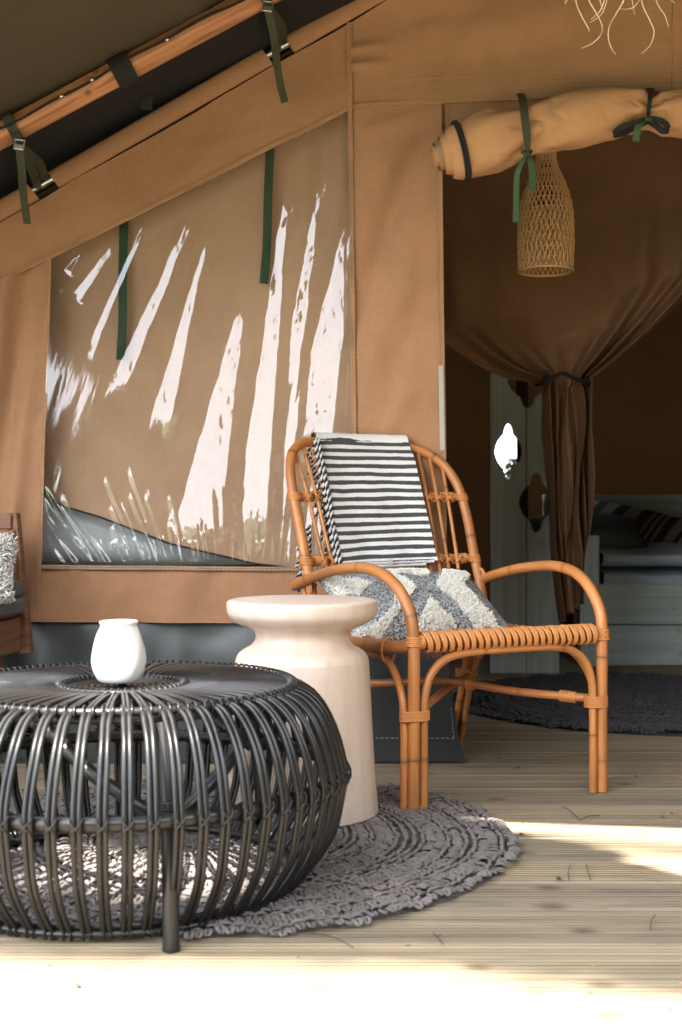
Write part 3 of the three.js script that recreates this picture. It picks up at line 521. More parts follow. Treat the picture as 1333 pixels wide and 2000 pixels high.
{
  const s = thing('wooden_screen', 'grey wooden board screen with lantern-shaped cut-outs beside the curtain', 'screen');
  const d = 5.0, k = d / FOC, ev = new Evaluator(); ev.useGroups = false;
  const lantern = (cx, cy, w, h) => { // ogee outline
    const sh = new THREE.Shape(), pts = [], c = P(cx, cy, d);
    const half = [[0, 1], [0.18, 0.94], [0.30, 0.80], [0.36, 0.62], [0.55, 0.52], [0.80, 0.36], [0.97, 0.14], [1.0, 0]];
    const q = [...half, ...half.slice(0, -1).reverse().map(([a, b]) => [a, -b]), ...half.slice(1).map(([a, b]) => [-a, -b]), ...half.slice(1, -1).reverse().map(([a, b]) => [-a, b])];
    q.forEach(([a, b], i) => { const x = c.x + a * w / 2 * k, y = c.y + b * h / 2 * k; i ? sh.lineTo(x, y) : sh.moveTo(x, y); });
    const g = new THREE.ExtrudeGeometry(sh, { depth: 0.3, bevelEnabled: false }); g.translate(0, 0, -d - 0.15); return new Brush(g);
  };
  const holes = [lantern(993, 882, 53, 110), lantern(1047, 982, 68, 118), lantern(1030, 742, 78, 112)];
  const mat = wood(greyWoodT, 0.6); const mats = [mat, wood(moved(greyWoodT, 0.3, 0.3), 0.6, [0.9, 0.9, 0.9])];
  [[957, 1027], [1028, 1092]].forEach(([x0, x1], i) => {
    const a = P(x0, 690, d), b = P(x1, 1317, d), h = a.y, y0 = 0.002;
    let g = new THREE.BoxGeometry(b.x - a.x - 0.002, h - y0, 0.026, 1, 1, 1); g.translate((a.x + b.x) / 2, (h + y0) / 2, -d);
    let br = new Brush(g);
    for (const hole of holes) { hole.updateMatrixWorld(); br.updateMatrixWorld(); br = ev.evaluate(br, hole, SUBTRACTION); }
    g = br.geometry.clone(); const p = g.attributes.position, uv = []; for (let j = 0; j < p.count; j++) uv.push(p.getY(j), p.getX(j) + p.getZ(j)); g.setAttribute('uv', new THREE.Float32BufferAttribute(uv, 2));
    part('board', g, mats[i % 2], s);
  });
  part('foot_rail', box(0.26, 0.06, 0.04, V(P(1024, 1300, d).x, 0.033, -d - 0.034)), mat, s);
  rebase(s);
}
{
  const b = thing('bed', 'grey painted wooden bed with plank side inside the tent, right of the curtain', 'bed'), d = 5.24;
  const m1 = wood(greyWoodT, 0.6, [1.05, 1.1, 1.1]), m2 = wood(moved(greyWoodT, 0.4, 0.5), 0.6, [0.98, 1.04, 1.03]);
  const X = (x) => P(x, 0, d).x, Y = (y) => P(0, y, d).y;
  const vert = (g) => { const p = g.attributes.position, uv = []; for (let j = 0; j < p.count; j++) uv.push(p.getY(j), p.getX(j) + p.getZ(j)); g.setAttribute('uv', new THREE.Float32BufferAttribute(uv, 2)); return g; };
  part('post', vert(box(X(1168) - X(1131), Y(1045), 0.07, V((X(1168) + X(1131)) / 2, Y(1045) / 2, -d), 0.004)), m1, b);
  part('side_board', box(1.6, Y(1141) - Y(1219), 0.028, V(X(1169) + 0.8, (Y(1141) + Y(1219)) / 2, -d), 0.004), m2, b);
  part('side_board', box(1.6, Y(1221) - Y(1299), 0.028, V(X(1169) + 0.8, (Y(1221) + Y(1299)) / 2, -d), 0.004), m1, b);
  const h = 6.42, HX = P(1100, 0, h).x;
  part('head_rail', box(2.0, 0.1, 0.035, V(HX + 0.9, P(0, 991, h).y, -h), 0.005), m2, b);
  part('head_rail', box(2.0, 0.03, 0.06, V(HX + 0.9, P(0, 972, h).y, -h), 0.005), m1, b);
  for (const x of [HX + 0.03, HX + 1.85]) part('head_post', vert(box(0.06, P(0, 970, h).y, 0.06, V(x, P(0, 970, h).y / 2, -h - 0.05), 0.004)), m1, b);
  part('mattress', box(1.75, 0.2, 1.05, V(X(1172) + 0.88, 0.26, -d - 0.56), 0.05), cloth([0.3, 0.33, 0.34], 0.06, { seed: 12 }), b);
  rebase(b);
  // duvet, two folded layers
  const q = thing('duvet', 'crumpled blue-grey duvet folded on the bed behind the side boards', 'duvet');
  const dm = cloth([0.58, 0.66, 0.70], 0.06, { seed: 14 });
  const lay = (yt, yb, dz, sx) => surf((u, v) => { // rolls over the front edge
    const x = lerp(X(1170), X(1170) + 1.5, u), a = (v - 0.5) * Math.PI * 1.1, H = (Y(yt) - Y(yb)) / 2, c = (Y(yt) + Y(yb)) / 2;
    const w = fbm(x * 7 + sx, v * 5, 4) - 0.5, r = Math.abs(fbm(x * 4 + v * 2 + sx, v * 3 + x, 3) - 0.5);
    const back = v > 0.55 ? (v - 0.55) / 0.45 : 0;
    return V(x + (u < 0.02 ? 0.02 : 0), c + Math.sin(Math.min(Math.PI / 2, a)) * H * (1 + 0.25 * w) - r * 0.03 + back * 0.01, -d - 0.05 + dz + Math.cos(Math.max(-1.57, Math.min(1.57, a))) * 0.05 - r * 0.05 - back * 0.95);
  }, 150, 50, (u, v) => [u * 1.5, v]);
  part('fold', [lay(1066, 1105, 0.0, 3)], dm, q); part('fold', [lay(1098, 1150, 0.012, 8)], dm, q);
  rebase(q);
}
function pillowGeo(w, h, th, nu = 60, nv = 60, fold = 0.02, seed = 0) { // closed cushion in its own axes, uv 0..1
  const side = (s) => surf((u, v) => {
    const a = u * 2 - 1, b = v * 2 - 1, e = Math.pow(Math.max(0, 1 - Math.pow(Math.abs(a), 2.6)), 0.62) * Math.pow(Math.max(0, 1 - Math.pow(Math.abs(b), 2.6)), 0.62);
    const pin = 1 - 0.055 * (1 - Math.abs(b) ** 2) * Math.abs(a) ** 3, pin2 = 1 - 0.055 * (1 - Math.abs(a) ** 2) * Math.abs(b) ** 3;
    return V(a * w / 2 * pin, b * h / 2 * pin2, s * (th / 2 * e + fold * e * (fbm(u * 5 + seed, v * 5, 3) - 0.5)));
  }, nu, nv, (u, v) => [u, v]);
  const f = side(1), k = side(-1), ix = k.index.array; for (let i = 0; i < ix.length; i += 3) { const t = ix[i]; ix[i] = ix[i + 1]; ix[i + 1] = t; } k.computeVertexNormals();
  return [f, k];
}
{
  const p = thing('striped_pillow', 'dark pillow with pale stripes leaning on the headboard of the bed', 'pillow');
  const t = tex(256, 256, (u, v) => { const s = [[.06, .13], [.24, .36], [.46, .58], [.68, .71], [.74, .77], [.80, .83], [.9, .98]]; const on = s.some(([a, b]) => u > a && u < b); const n = 0.85 + 0.3 * fbm(u * 60, v * 60, 2, 60, 60); return (on ? [0.27, 0.25, 0.22] : [0.03, 0.028, 0.027]).map((c) => s2(c * n)); }, null, true);
  const g = merged(pillowGeo(0.52, 0.42, 0.16)); g.rotateX(-0.95); g.rotateY(-0.5); g.rotateZ(-0.25); const c = P(1222, 1030, 6.0); g.translate(c.x, c.y - 0.02, c.z);
  part('cover', g, new THREE.MeshStandardMaterial({ map: t, roughness: 0.95 }), p); rebase(p);
  const p2 = thing('grey_pillow', 'plain dark grey pillow at the left end of the bed near the curtain', 'pillow');
  const g2 = merged(pillowGeo(0.5, 0.4, 0.16)); g2.rotateX(-1.2); const c2 = P(1150, 1045, 5.75); g2.translate(c2.x, c2.y, c2.z);
  part('cover', g2, cloth([0.12, 0.125, 0.13], 0.06, { seed: 16 }), p2); rebase(p2);
  // pale bedding that shows through the window under the lifted blind
  const s = thing('grey_daybed', 'pale grey daybed inside the tent, seen through the lower left of the window', 'daybed');
  part('mattress', box(1.0, 0.24, 0.7, V(-0.55, 0.60, -3.96), 0.06), cloth([0.50, 0.53, 0.53], 0.06, { seed: 18 }), s);
  part('base', box(1.0, 0.46, 0.58, V(-0.55, 0.24, -3.96), 0.01), wood(moved(greyWoodT, 0.1, 0.2)), s); rebase(s);
}
// ---- bench at the left edge: it faces right, its far end stands by the tent wall
{
  const O = V(-0.815, 0, -3.30), ub = V(-0.115, 0, 0.993), yaw = Math.atan2(-0.115, 0.993);
  const bx = (l, h, w, along, y, across, bev = 0.004, tilt = 0) => { const g = box(w, h, l, V(0, 0, 0), bev, tilt ? [0, 0, tilt] : null); g.translate(-across - w / 2, y + h / 2, along + l / 2); g.rotateY(yaw); g.translate(O.x, O.y, O.z); return g; };
  const b = thing('wooden_bench', 'reddish brown wooden bench at the left edge, by the tent wall', 'bench');
  const t = woodTex([0.30, 0.135, 0.06], [0.11, 0.045, 0.022], { seed: 41, w: 1024, h: 256, size: [0.9, 0.14], knots: 3, rings: 4 }), m = wood(t, 0.5), m2 = wood(moved(t, 0.4, 0.3), 0.5, [0.9, 0.9, 0.9]);
  part('apron', bx(1.5, 0.088, 0.03, 0.0, 0.272, 0.018), m, b);
  part('end_rail', bx(0.03, 0.088, 0.6, 0.0, 0.272, 0.05), m2, b);
  for (const a of [0.02, 1.4]) for (const c of [0.055, 0.55]) part('leg', bx(0.055, 0.27, 0.055, a, 0, c), m, b);
  part('seat_board', bx(1.5, 0.012, 0.6, 0.0, 0.360, 0.03), m2, b);
  for (const [y, h, c] of [[0.37, 0.075, 0.030], [0.448, 0.075, 0.037], [0.526, 0.06, 0.044], [0.589, 0.038, 0.052]]) part('arm_board', bx(0.024, h, 0.6, -0.045, y, c), y > 0.5 ? m2 : m, b);
  part('arm_post', bx(0.03, 0.37, 0.03, -0.06, 0.262, 0.022, 0.004, 0.10), m2, b);
  part('back_board', bx(1.5, 0.1, 0.024, 0, 0.55, 0.62), m, b); part('back_board', bx(1.5, 0.1, 0.024, 0, 0.43, 0.62), m2, b);
  rebase(b);
  const c = thing('seat_cushion', 'grey fabric seat cushion with a stitched seam on the wooden bench', 'cushion');
  const cm = cloth([0.15, 0.16, 0.165], 0.1, { seed: 44, bump: 0.0008 });
  part('pad', bx(1.4, 0.043, 0.58, 0.0, 0.413, 0.004, 0.014), cm, c); part('pad', bx(1.4, 0.043, 0.58, 0.0, 0.3715, 0.0, 0.014), cm, c);
  rebase(c);
  const f = thing('fluffy_cushion', 'white shaggy cushion on the bench at the left edge', 'cushion');
  const g = merged(pillowGeo(0.40, 0.17, 0.16)); g.rotateX(-0.6); g.rotateY(0.2); g.translate(-1.02, 0.492, -3.14);
  const white = new THREE.MeshStandardMaterial({ color: lin(0.74, 0.72, 0.68), roughness: 1 });
  part('cover', g, white, f); shag(f, g, 11000, white, 9, 0.016); rebase(f);
}
// tufts of yarn standing on a surface
function shag(parent, g, n, mat, seed, len, keep) {
  const k = rng(seed), p = g.attributes.position, nn = g.attributes.normal, uv = g.attributes.uv, ix = g.index.array, tris = ix.length / 3, area = new Float32Array(tris); let tot = 0;
  const A = V(), B = V(), C = V();
  for (let i = 0; i < tris; i++) { A.fromBufferAttribute(p, ix[i * 3]); B.fromBufferAttribute(p, ix[i * 3 + 1]); C.fromBufferAttribute(p, ix[i * 3 + 2]); tot += B.sub(A).cross(C.sub(A)).length(); area[i] = tot; }
  const tuft = tube([V(0, -0.15, 0), V(0.06, 0.3, 0), V(0.28, 0.72, 0.1), V(0.42, 0.8, 0.3)], (t) => 0.16 * (1 - 0.35 * t), { seg: 4, rad: 5, caps: true });
  const out = [], cols = [], N = V(), q = new THREE.Quaternion(), q2 = new THREE.Quaternion();
  for (let i = 0; i < n; i++) {
    const r = k() * tot; let lo = 0, hi = tris - 1; while (lo < hi) { const m = (lo + hi) >> 1; area[m] < r ? lo = m + 1 : hi = m; }
    let a = k(), b = k(); if (a + b > 1) { a = 1 - a; b = 1 - b; } const w = [1 - a - b, a, b]; const pos = V(), t = [0, 0]; N.set(0, 0, 0);
    for (let j = 0; j < 3; j++) { const v = ix[lo * 3 + j]; pos.addScaledVector(A.fromBufferAttribute(p, v), w[j]); N.addScaledVector(B.fromBufferAttribute(nn, v), w[j]); t[0] += uv.getX(v) * w[j]; t[1] += uv.getY(v) * w[j]; }
    if (keep && !keep(t[0], t[1], pos, N)) continue;
    q.setFromUnitVectors(V(0, 1, 0), N.normalize().add(V((k() - .5) * .5, (k() - .5) * .5, (k() - .5) * .5)).normalize()); q2.setFromAxisAngle(V(0, 1, 0), k() * 6.28); q.multiply(q2);
    const s = len * (0.65 + 0.7 * k()); out.push(new THREE.Matrix4().compose(pos, q, V(s, s, s))); const c = 0.85 + 0.3 * k(); cols.push(lin(c, c * (0.98 + 0.02 * k()), c * (0.94 + 0.05 * k())));
  }
  copies('shag', tuft, mat, out, parent, cols);
}
// ---------------------------------------------------------------- crocheted rugs
function rug(name, label, cx, d, R, pitch, color, seed, scallop, keepZ) {
  const g = thing(name, label, 'rug'), k = rng(seed), hgt = 0.011;
  const mat = new THREE.MeshStandardMaterial({ color: lin(...color), roughness: 0.95, bumpMap: weaveBump, bumpScale: 0.0008 });
  const base = new THREE.CylinderGeometry(R * 0.965, R * 0.975, 0.006, 90); base.translate(cx, 0.004, -d);
  part('backing', base, new THREE.MeshStandardMaterial({ color: lin(...color.map((c) => c * 0.5)), roughness: 1 }), g);
  // one stitch: two plump strands in a V
  const strand = (s) => tube([V(s * 0.05, 0.02, -0.62), V(s * 0.28, 0.30, -0.2), V(s * 0.34, 0.34, 0.2), V(s * 0.10, 0.05, 0.66)], (t) => 0.215 * (0.75 + 0.5 * Math.sin(Math.PI * t)), { seg: 6, rad: 7 });
  const knit = merged([strand(-1), strand(1)]);
  const ridge = tube([V(-0.75, 0, 0.1), V(-0.3, 0.34, -0.05), V(0.25, 0.36, 0.05), V(0.72, 0.0, -0.1)], (t) => 0.265 * (0.7 + 0.45 * Math.sin(Math.PI * t)), { seg: 7, rad: 7 });
  const A = [], B = [], ca = [], cb = [], q = new THREE.Quaternion(), e = new THREE.Euler();
  const warp = (a, r) => 1 + 0.018 * Math.sin(a * 3 + seed) + 0.012 * Math.sin(a * 7) * r / R;
  for (let r = pitch * 0.5, n = 0; r < R; r += pitch, n++) {
    const out = (R - r) / pitch, isRidge = (n % 3 === 2) || (n > 8 && n % 7 < 2), m = Math.max(5, Math.round(2 * Math.PI * r / (pitch * (isRidge ? 1.15 : 0.92))));
    for (let i = 0; i < m; i++) {
      const a = (i + (k() - .5) * 0.35 + n * 0.37) / m * Math.PI * 2, last = out < 2.2 ? scallop * Math.abs(Math.sin(a * 27)) * (2.2 - out) / 2.2 : 0;
      const rr = (r + (k() - .5) * pitch * 0.22) * warp(a, r) + last, x = cx + Math.cos(a) * rr, z = -d + Math.sin(a) * rr;
      if (keepZ && z > keepZ) continue;
      const y = hgt + 0.003 * (fbm(x * 11 + 50, z * 11 + 50, 3) - 0.5) * 2 + (k() - .5) * 0.003 + (out < 3 ? 0.004 * Math.sin(a * 27) : 0);
      e.set((k() - .5) * .5, -a + Math.PI / 2 + (isRidge ? 0 : 0) + (k() - .5) * 0.5, (k() - .5) * .5); q.setFromEuler(e);
      const s = pitch * (0.78 + 0.2 * k()), M4 = new THREE.Matrix4().compose(V(x, y - s * 0.1, z), q, V(s, s * 0.72, s)), c = 0.85 + 0.28 * k();
      (isRidge ? A : B).push(M4); (isRidge ? ca : cb).push(lin(c, c, c));
    }
  }
  copies('stitch_ridge', ridge, mat, A, g, ca); copies('stitch', knit, mat, B, g, cb);
  g.position.set(0, 0, 0); rebase(g); return g;
}
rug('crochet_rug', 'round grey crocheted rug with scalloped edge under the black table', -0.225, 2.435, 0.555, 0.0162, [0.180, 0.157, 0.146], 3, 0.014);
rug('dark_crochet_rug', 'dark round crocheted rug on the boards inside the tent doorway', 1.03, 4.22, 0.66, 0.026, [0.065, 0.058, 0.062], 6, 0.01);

// ---------------------------------------------------------------- black rattan table
const TX = -0.372, TD = 2.165;
{
  const t = thing('coffee_table', 'low round black rattan coffee table on the crocheted rug, front left', 'coffee table');
  const grain = tex(64, 256, (u, v) => { const n = fbm(u * 8, v * 3, 3, 8, 3), s = vnoise(u * 16, v * 4, 16, 4); return [0.25 + 0.5 * n * s, 0.25 + 0.5 * n * s, 0.25 + 0.5 * n * s]; }, [0.04, 0.5]);
  const tone = tex(64, 256, (u, v) => { const n = 0.75 + 0.5 * fbm(u * 10, v * 4, 3, 10, 4); return [s2(0.0125 * n), s2(0.0118 * n), s2(0.0108 * n)]; }, [0.04, 0.5], true);
  const mat = new THREE.MeshPhysicalMaterial({ map: tone, roughness: 0.30, bumpMap: grain, bumpScale: 0.0004, specularIntensity: 1, ior: 1.55 });
  const at = (r, h, a) => V(TX + Math.sin(a) * r, h, -TD + Math.cos(a) * r);
  const ringT = (r, h, rad, n = 120) => { const pts = []; for (let i = 0; i < n; i++) pts.push(at(r, h, i / n * Math.PI * 2)); return tube(pts, rad, { closed: true, seg: 180, rad: 10 }); };
  const prof = [[0.286, 0.338], [0.298, 0.337], [0.320, 0.327], [0.342, 0.304], [0.361, 0.268], [0.374, 0.228], [0.380, 0.190], [0.374, 0.145], [0.363, 0.100], [0.338, 0.058], [0.312, 0.026], [0.302, 0.016]];
  const NS = 66, k = rng(12);
  for (let i = 0; i < NS; i++) {
    const a0 = i / NS * Math.PI * 2 + (k() - .5) * 0.006, j = (k() - .5) * 0.002;
    const pair = [-1, 1].map((s) => { const off = 0.0045; return tube(prof.map(([r, h], n) => { const lean = (n - 6) * 0.0012 * (k() - .5); return at(r + j * Math.sin(n), h, a0 + s * off / Math.max(r, 0.3) + lean); }), 0.0044, { seg: 34, rad: 8 }); });
    part('rattan_slat', pair, mat, t);
    const sp = [-1, 1].map((s) => tube([[0.289, 0.341], [0.24, 0.3445], [0.18, 0.345], [0.125, 0.344], [0.104, 0.339]].map(([r, h], n) => at(r, h - (s > 0 && n > 2 ? 0.003 : 0), a0 + s * Math.min(0.0031, r * 0.0225) / r)), (q) => 0.0029 - 0.0005 * q, { seg: 14, rad: 7 }));
    part('top_spoke', sp, mat, t);
  }
  part('top_ring', [ringT(0.287, 0.338, 0.006), ringT(0.276, 0.326, 0.009)], mat, t);
  const bind = [];
  for (let i = 0; i < NS; i++) { const a = i / NS * Math.PI * 2, c = at(0.289, 0.338, a), out = V(Math.sin(a), 0, Math.cos(a)), tan = V(Math.cos(a), 0, -Math.sin(a)); bind.push(...binding(c, tan, out.clone().multiplyScalar(0.0095), V(0, 0.0095, 0), 2, 0.015, 0.0018)); }
  part('rim_binding', bind, mat, t);
  part('inner_ring', [ringT(0.108, 0.341, 0.0045), ringT(0.101, 0.338, 0.0045)], mat, t);
  const ib = []; for (let i = 0; i < 60; i++) { const a = i / 60 * Math.PI * 2; ib.push(...binding(at(0.105, 0.340, a), V(Math.cos(a), 0, -Math.sin(a)).applyAxisAngle(V(0, 1, 0), 0.5), V(Math.sin(a), 0, Math.cos(a)).multiplyScalar(0.0085), V(0, 0.007, 0), 1, 0, 0.0016)); }
  part('inner_binding', ib, mat, t);
  for (let i = 0; i < 9; i++) part('centre_ring', ringT(0.094 - i * 0.0104, 0.336, 0.0042, 48), mat, t);
  for (let i = 0; i < 4; i++) { const a = i * Math.PI / 4; part('cross_bar', tube([at(0.27, 0.325, a), at(0, 0.325, a), at(-0.27, 0.325, a)], 0.007, { seg: 6, rad: 8 }), mat, t); }
  part('equator_ring', ringT(0.3625, 0.190, 0.0125), mat, t);
  const eb = [];
  for (let i = 0; i < NS; i++) { const a = i / NS * Math.PI * 2, out = V(Math.sin(a), 0, Math.cos(a)), tan = V(Math.cos(a), 0, -Math.sin(a)); for (const s of [-1, 1]) { const pts = []; for (let n = 0; n < 12; n++) { const q = n / 12 * Math.PI * 2; pts.push(at(0.371, 0.190, a).addScaledVector(out, Math.cos(q) * 0.0185).addScaledVector(V(0, 1, 0), Math.sin(q) * 0.0150).addScaledVector(tan, s * Math.cos(q) * Math.sin(q * 1) * 0.012 + s * 0.004 * Math.sin(q))); } eb.push(tube(pts, 0.0014, { closed: true, seg: 20, rad: 5 })); } }
  part('cross_binding', eb, mat, t);
  part('bottom_ring', [ringT(0.302, 0.014, 0.0055), ringT(0.296, 0.024, 0.0065)], mat, t);
  const bb = []; for (let i = 0; i < NS; i++) { const a = i / NS * Math.PI * 2; bb.push(...binding(at(0.302, 0.014, a), V(Math.cos(a), 0, -Math.sin(a)), V(Math.sin(a), 0, Math.cos(a)).multiplyScalar(0.0085), V(0, 0.0085, 0), 2, 0.011, 0.0015)); }
  part('bottom_binding', bb, mat, t);
  for (let i = 0; i < 3; i++) {
    const a = (21 + 120 * i) * Math.PI / 180, g = thing0('leg');
    const leg = part('leg', [tube([at(0.354, 0.002, a), at(0.345, 0.12, a), at(0.327, 0.22, a), at(0.296, 0.32, a)], 0.0125, { seg: 10, rad: 14 }), new THREE.CylinderGeometry(0.0132, 0.0132, 0.006, 16).translate(...at(0.354, 0.003, a).toArray())], mat, t);
    part('leg_binding', binding(at(0.331, 0.20, a), V(0, 1, 0), V(0.0155, 0, 0), V(0, 0, 0.0155), 6, 0.0042, 0.0022), mat, leg);
    for (const s of [-1, 1]) part('brace', tube([at(0.332, 0.185, a + s * 0.03), at(0.325, 0.205, a + s * 0.12), at(0.305, 0.255, a + s * 0.36), at(0.278, 0.312, a + s * 0.62), at(0.262, 0.322, a + s * 0.8)], 0.0105, { seg: 24, rad: 10 }), mat, t);
  }
  rebase(t);
}
function thing0() { return null; }
{
  const v = thing('white_vase', 'small white handmade vase standing on the middle of the black rattan table', 'vase');
  const pr = [[0, 0.002], [0.026, 0.0], [0.034, 0.003], [0.0405, 0.012], [0.0452, 0.026], [0.0465, 0.037], [0.0445, 0.052], [0.0405, 0.068], [0.0355, 0.083], [0.0312, 0.092], [0.0300, 0.095], [0.0318, 0.099], [0.0320, 0.1015], [0.0305, 0.103], [0.0285, 0.101], [0.028, 0.092], [0.035, 0.07], [0.04, 0.04], [0.03, 0.01], [0, 0.008]];
  const c = new THREE.CatmullRomCurve3(pr.map(([r, h]) => V(r, h, 0)), false, 'centripetal').getPoints(110);
  const g = new THREE.LatheGeometry(c.map((p) => new THREE.Vector2(Math.max(0, p.x), p.y)), 64), p = g.attributes.position;
  for (let i = 0; i < p.count; i++) { const x = p.getX(i), y = p.getY(i), z = p.getZ(i), a = Math.atan2(z, x), s = 1 + 0.028 * (fbm(Math.cos(a) * 2.2 + 5, Math.sin(a) * 2.2 + y * 34 + 5, 2) - 0.5) * 2 * sstep(0, 0.01, Math.hypot(x, z)); p.setXYZ(i, x * s, y, z * s); }
  g.computeVertexNormals(); const o = P(232, 1335, 2.145); g.translate(o.x, 0.3475, -2.145);
  part('body', g, new THREE.MeshPhysicalMaterial({ color: lin(0.88, 0.86, 0.83), roughness: 0.5 }), v); rebase(v);
}
// ---------------------------------------------------------------- turned wooden stool
{
  const s = thing('side_stool', 'pale turned wooden pedestal stool between the black table and the rattan chair', 'stool');
  const pr = [[0, 0.4475], [0.10, 0.4478], [0.146, 0.448], [0.1535, 0.4455], [0.1562, 0.440], [0.1562, 0.428], [0.1535, 0.417], [0.145, 0.407], [0.132, 0.399], [0.115, 0.393], [0.103, 0.387], [0.0975, 0.379], [0.0965, 0.370], [0.100, 0.361], [0.109, 0.352], [0.1215, 0.345], [0.1315, 0.337], [0.1368, 0.327], [0.139, 0.314], [0.1425, 0.25], [0.1495, 0.12], [0.1572, 0.022], [0.1575, 0.014], [0.155, 0.010], [0.15, 0.0085], [0, 0.0085]];
  const pts = []; for (let i = 0; i + 1 < pr.length; i++) { const n = i < 1 || i > 18 ? 5 : 3; for (let j = 0; j < n; j++) pts.push(new THREE.Vector2(lerp(pr[i][0], pr[i + 1][0], j / n), lerp(pr[i][1], pr[i + 1][1], j / n))); } pts.push(new THREE.Vector2(0, 0.0085));
  const c = new THREE.SplineCurve(pr.slice(2, -1).map(([a, b]) => new THREE.Vector2(a, b))).getPoints(160);
  const g = new THREE.LatheGeometry([new THREE.Vector2(0, 0.4475), new THREE.Vector2(0.1, 0.4477), ...c, new THREE.Vector2(0, 0.0085)].reverse(), 96), p = g.attributes.position, uv = [];
  for (let i = 0; i < p.count; i++) { const a = Math.atan2(p.getZ(i), p.getX(i)); uv.push(p.getY(i) > 0.446 ? p.getX(i) : p.getY(i), (p.getY(i) > 0.446 ? p.getZ(i) : Math.abs(a) * 0.14)); }
  g.setAttribute('uv', new THREE.Float32BufferAttribute(uv, 2)); g.translate(-0.0805, 0.005, -2.632);
  const t = woodTex([0.76, 0.62, 0.51], [0.69, 0.53, 0.415], { seed: 51, w: 1024, h: 512, size: [0.7, 0.5], knots: 3, rings: 9, ring: 0.45, mid: 0.5, fine: 0.3 });
  part('turned_body', g, new THREE.MeshPhysicalMaterial({ map: t, roughness: 0.42 }), s); rebase(s);
}
// ---------------------------------------------------------------- rattan armchair
const C0 = V(0.1526, 0, -2.665), CR = V(0.901, 0, -0.431), CF = V(0.431, 0, 0.901);
const C = (a, h, b) => C0.clone().addScaledVector(CR, a).addScaledVector(CF, -b).add(V(0, h, 0));
const rk = rng(99);
const rattanMap = tex(128, 1024, (u, v) => { const s = fbm(u * 10, v * 5, 4, 10, 5), f = vnoise(u * 40, v * 12, 40, 12), sp = vnoise(u * 30, v * 130, 30, 130) > 0.93 && vnoise(u * 5, v * 11, 5, 11) > 0.5 ? 0.75 : 1; const t = 0.55 * s + 0.3 * f; return [s2(lerp(0.62, 0.36, t) * sp), s2(lerp(0.262, 0.108, t) * sp), s2(lerp(0.075, 0.022, t) * sp)]; }, [0.09, 0.7], true);
const rattan = new THREE.MeshPhysicalMaterial({ map: rattanMap, vertexColors: true, roughness: 0.42, clearcoat: 0.15, clearcoatRoughness: 0.3 });
const cane = new THREE.MeshPhysicalMaterial({ map: rattanMap, color: lin(1.2, 1.25, 1.3), roughness: 0.5 });
// a cane: nodes at uneven spacing with a raised, darker joint
function rod(pts, r, o = {}) {
  const L = new THREE.CatmullRomCurve3(pts, false, 'centripetal').getLength(), nodes = []; let s = 0.05 + rk() * 0.2; while (s < L) { nodes.push(s); s += 0.17 + rk() * 0.16; }
  const v0 = rk() * 5, tone = 0.84 + rk() * 0.28, bend = (x) => { let m = 9; for (const n of nodes) m = Math.min(m, Math.abs(x - n)); return m; };
  return tube(pts, (t) => r * (1 + 0.06 * Math.exp(-Math.pow(bend(t * L) / 0.004, 2)) + 0.025 * (vnoise(t * L * 20 + v0, 1) - 0.5)), { seg: Math.ceil(L / 0.0035), rad: o.rad ?? 12, v0, color: (t) => { const d = bend(t * L), e = 1 - 0.6 * Math.exp(-Math.pow(d / 0.0016, 2)) - 0.18 * Math.exp(-Math.pow(d / 0.008, 2)); const w = tone * (0.80 + 0.40 * fbm(t * L * 8 + v0, 7, 3)); return [e * w, e * w * 0.99, e * w * 0.97]; } });
}
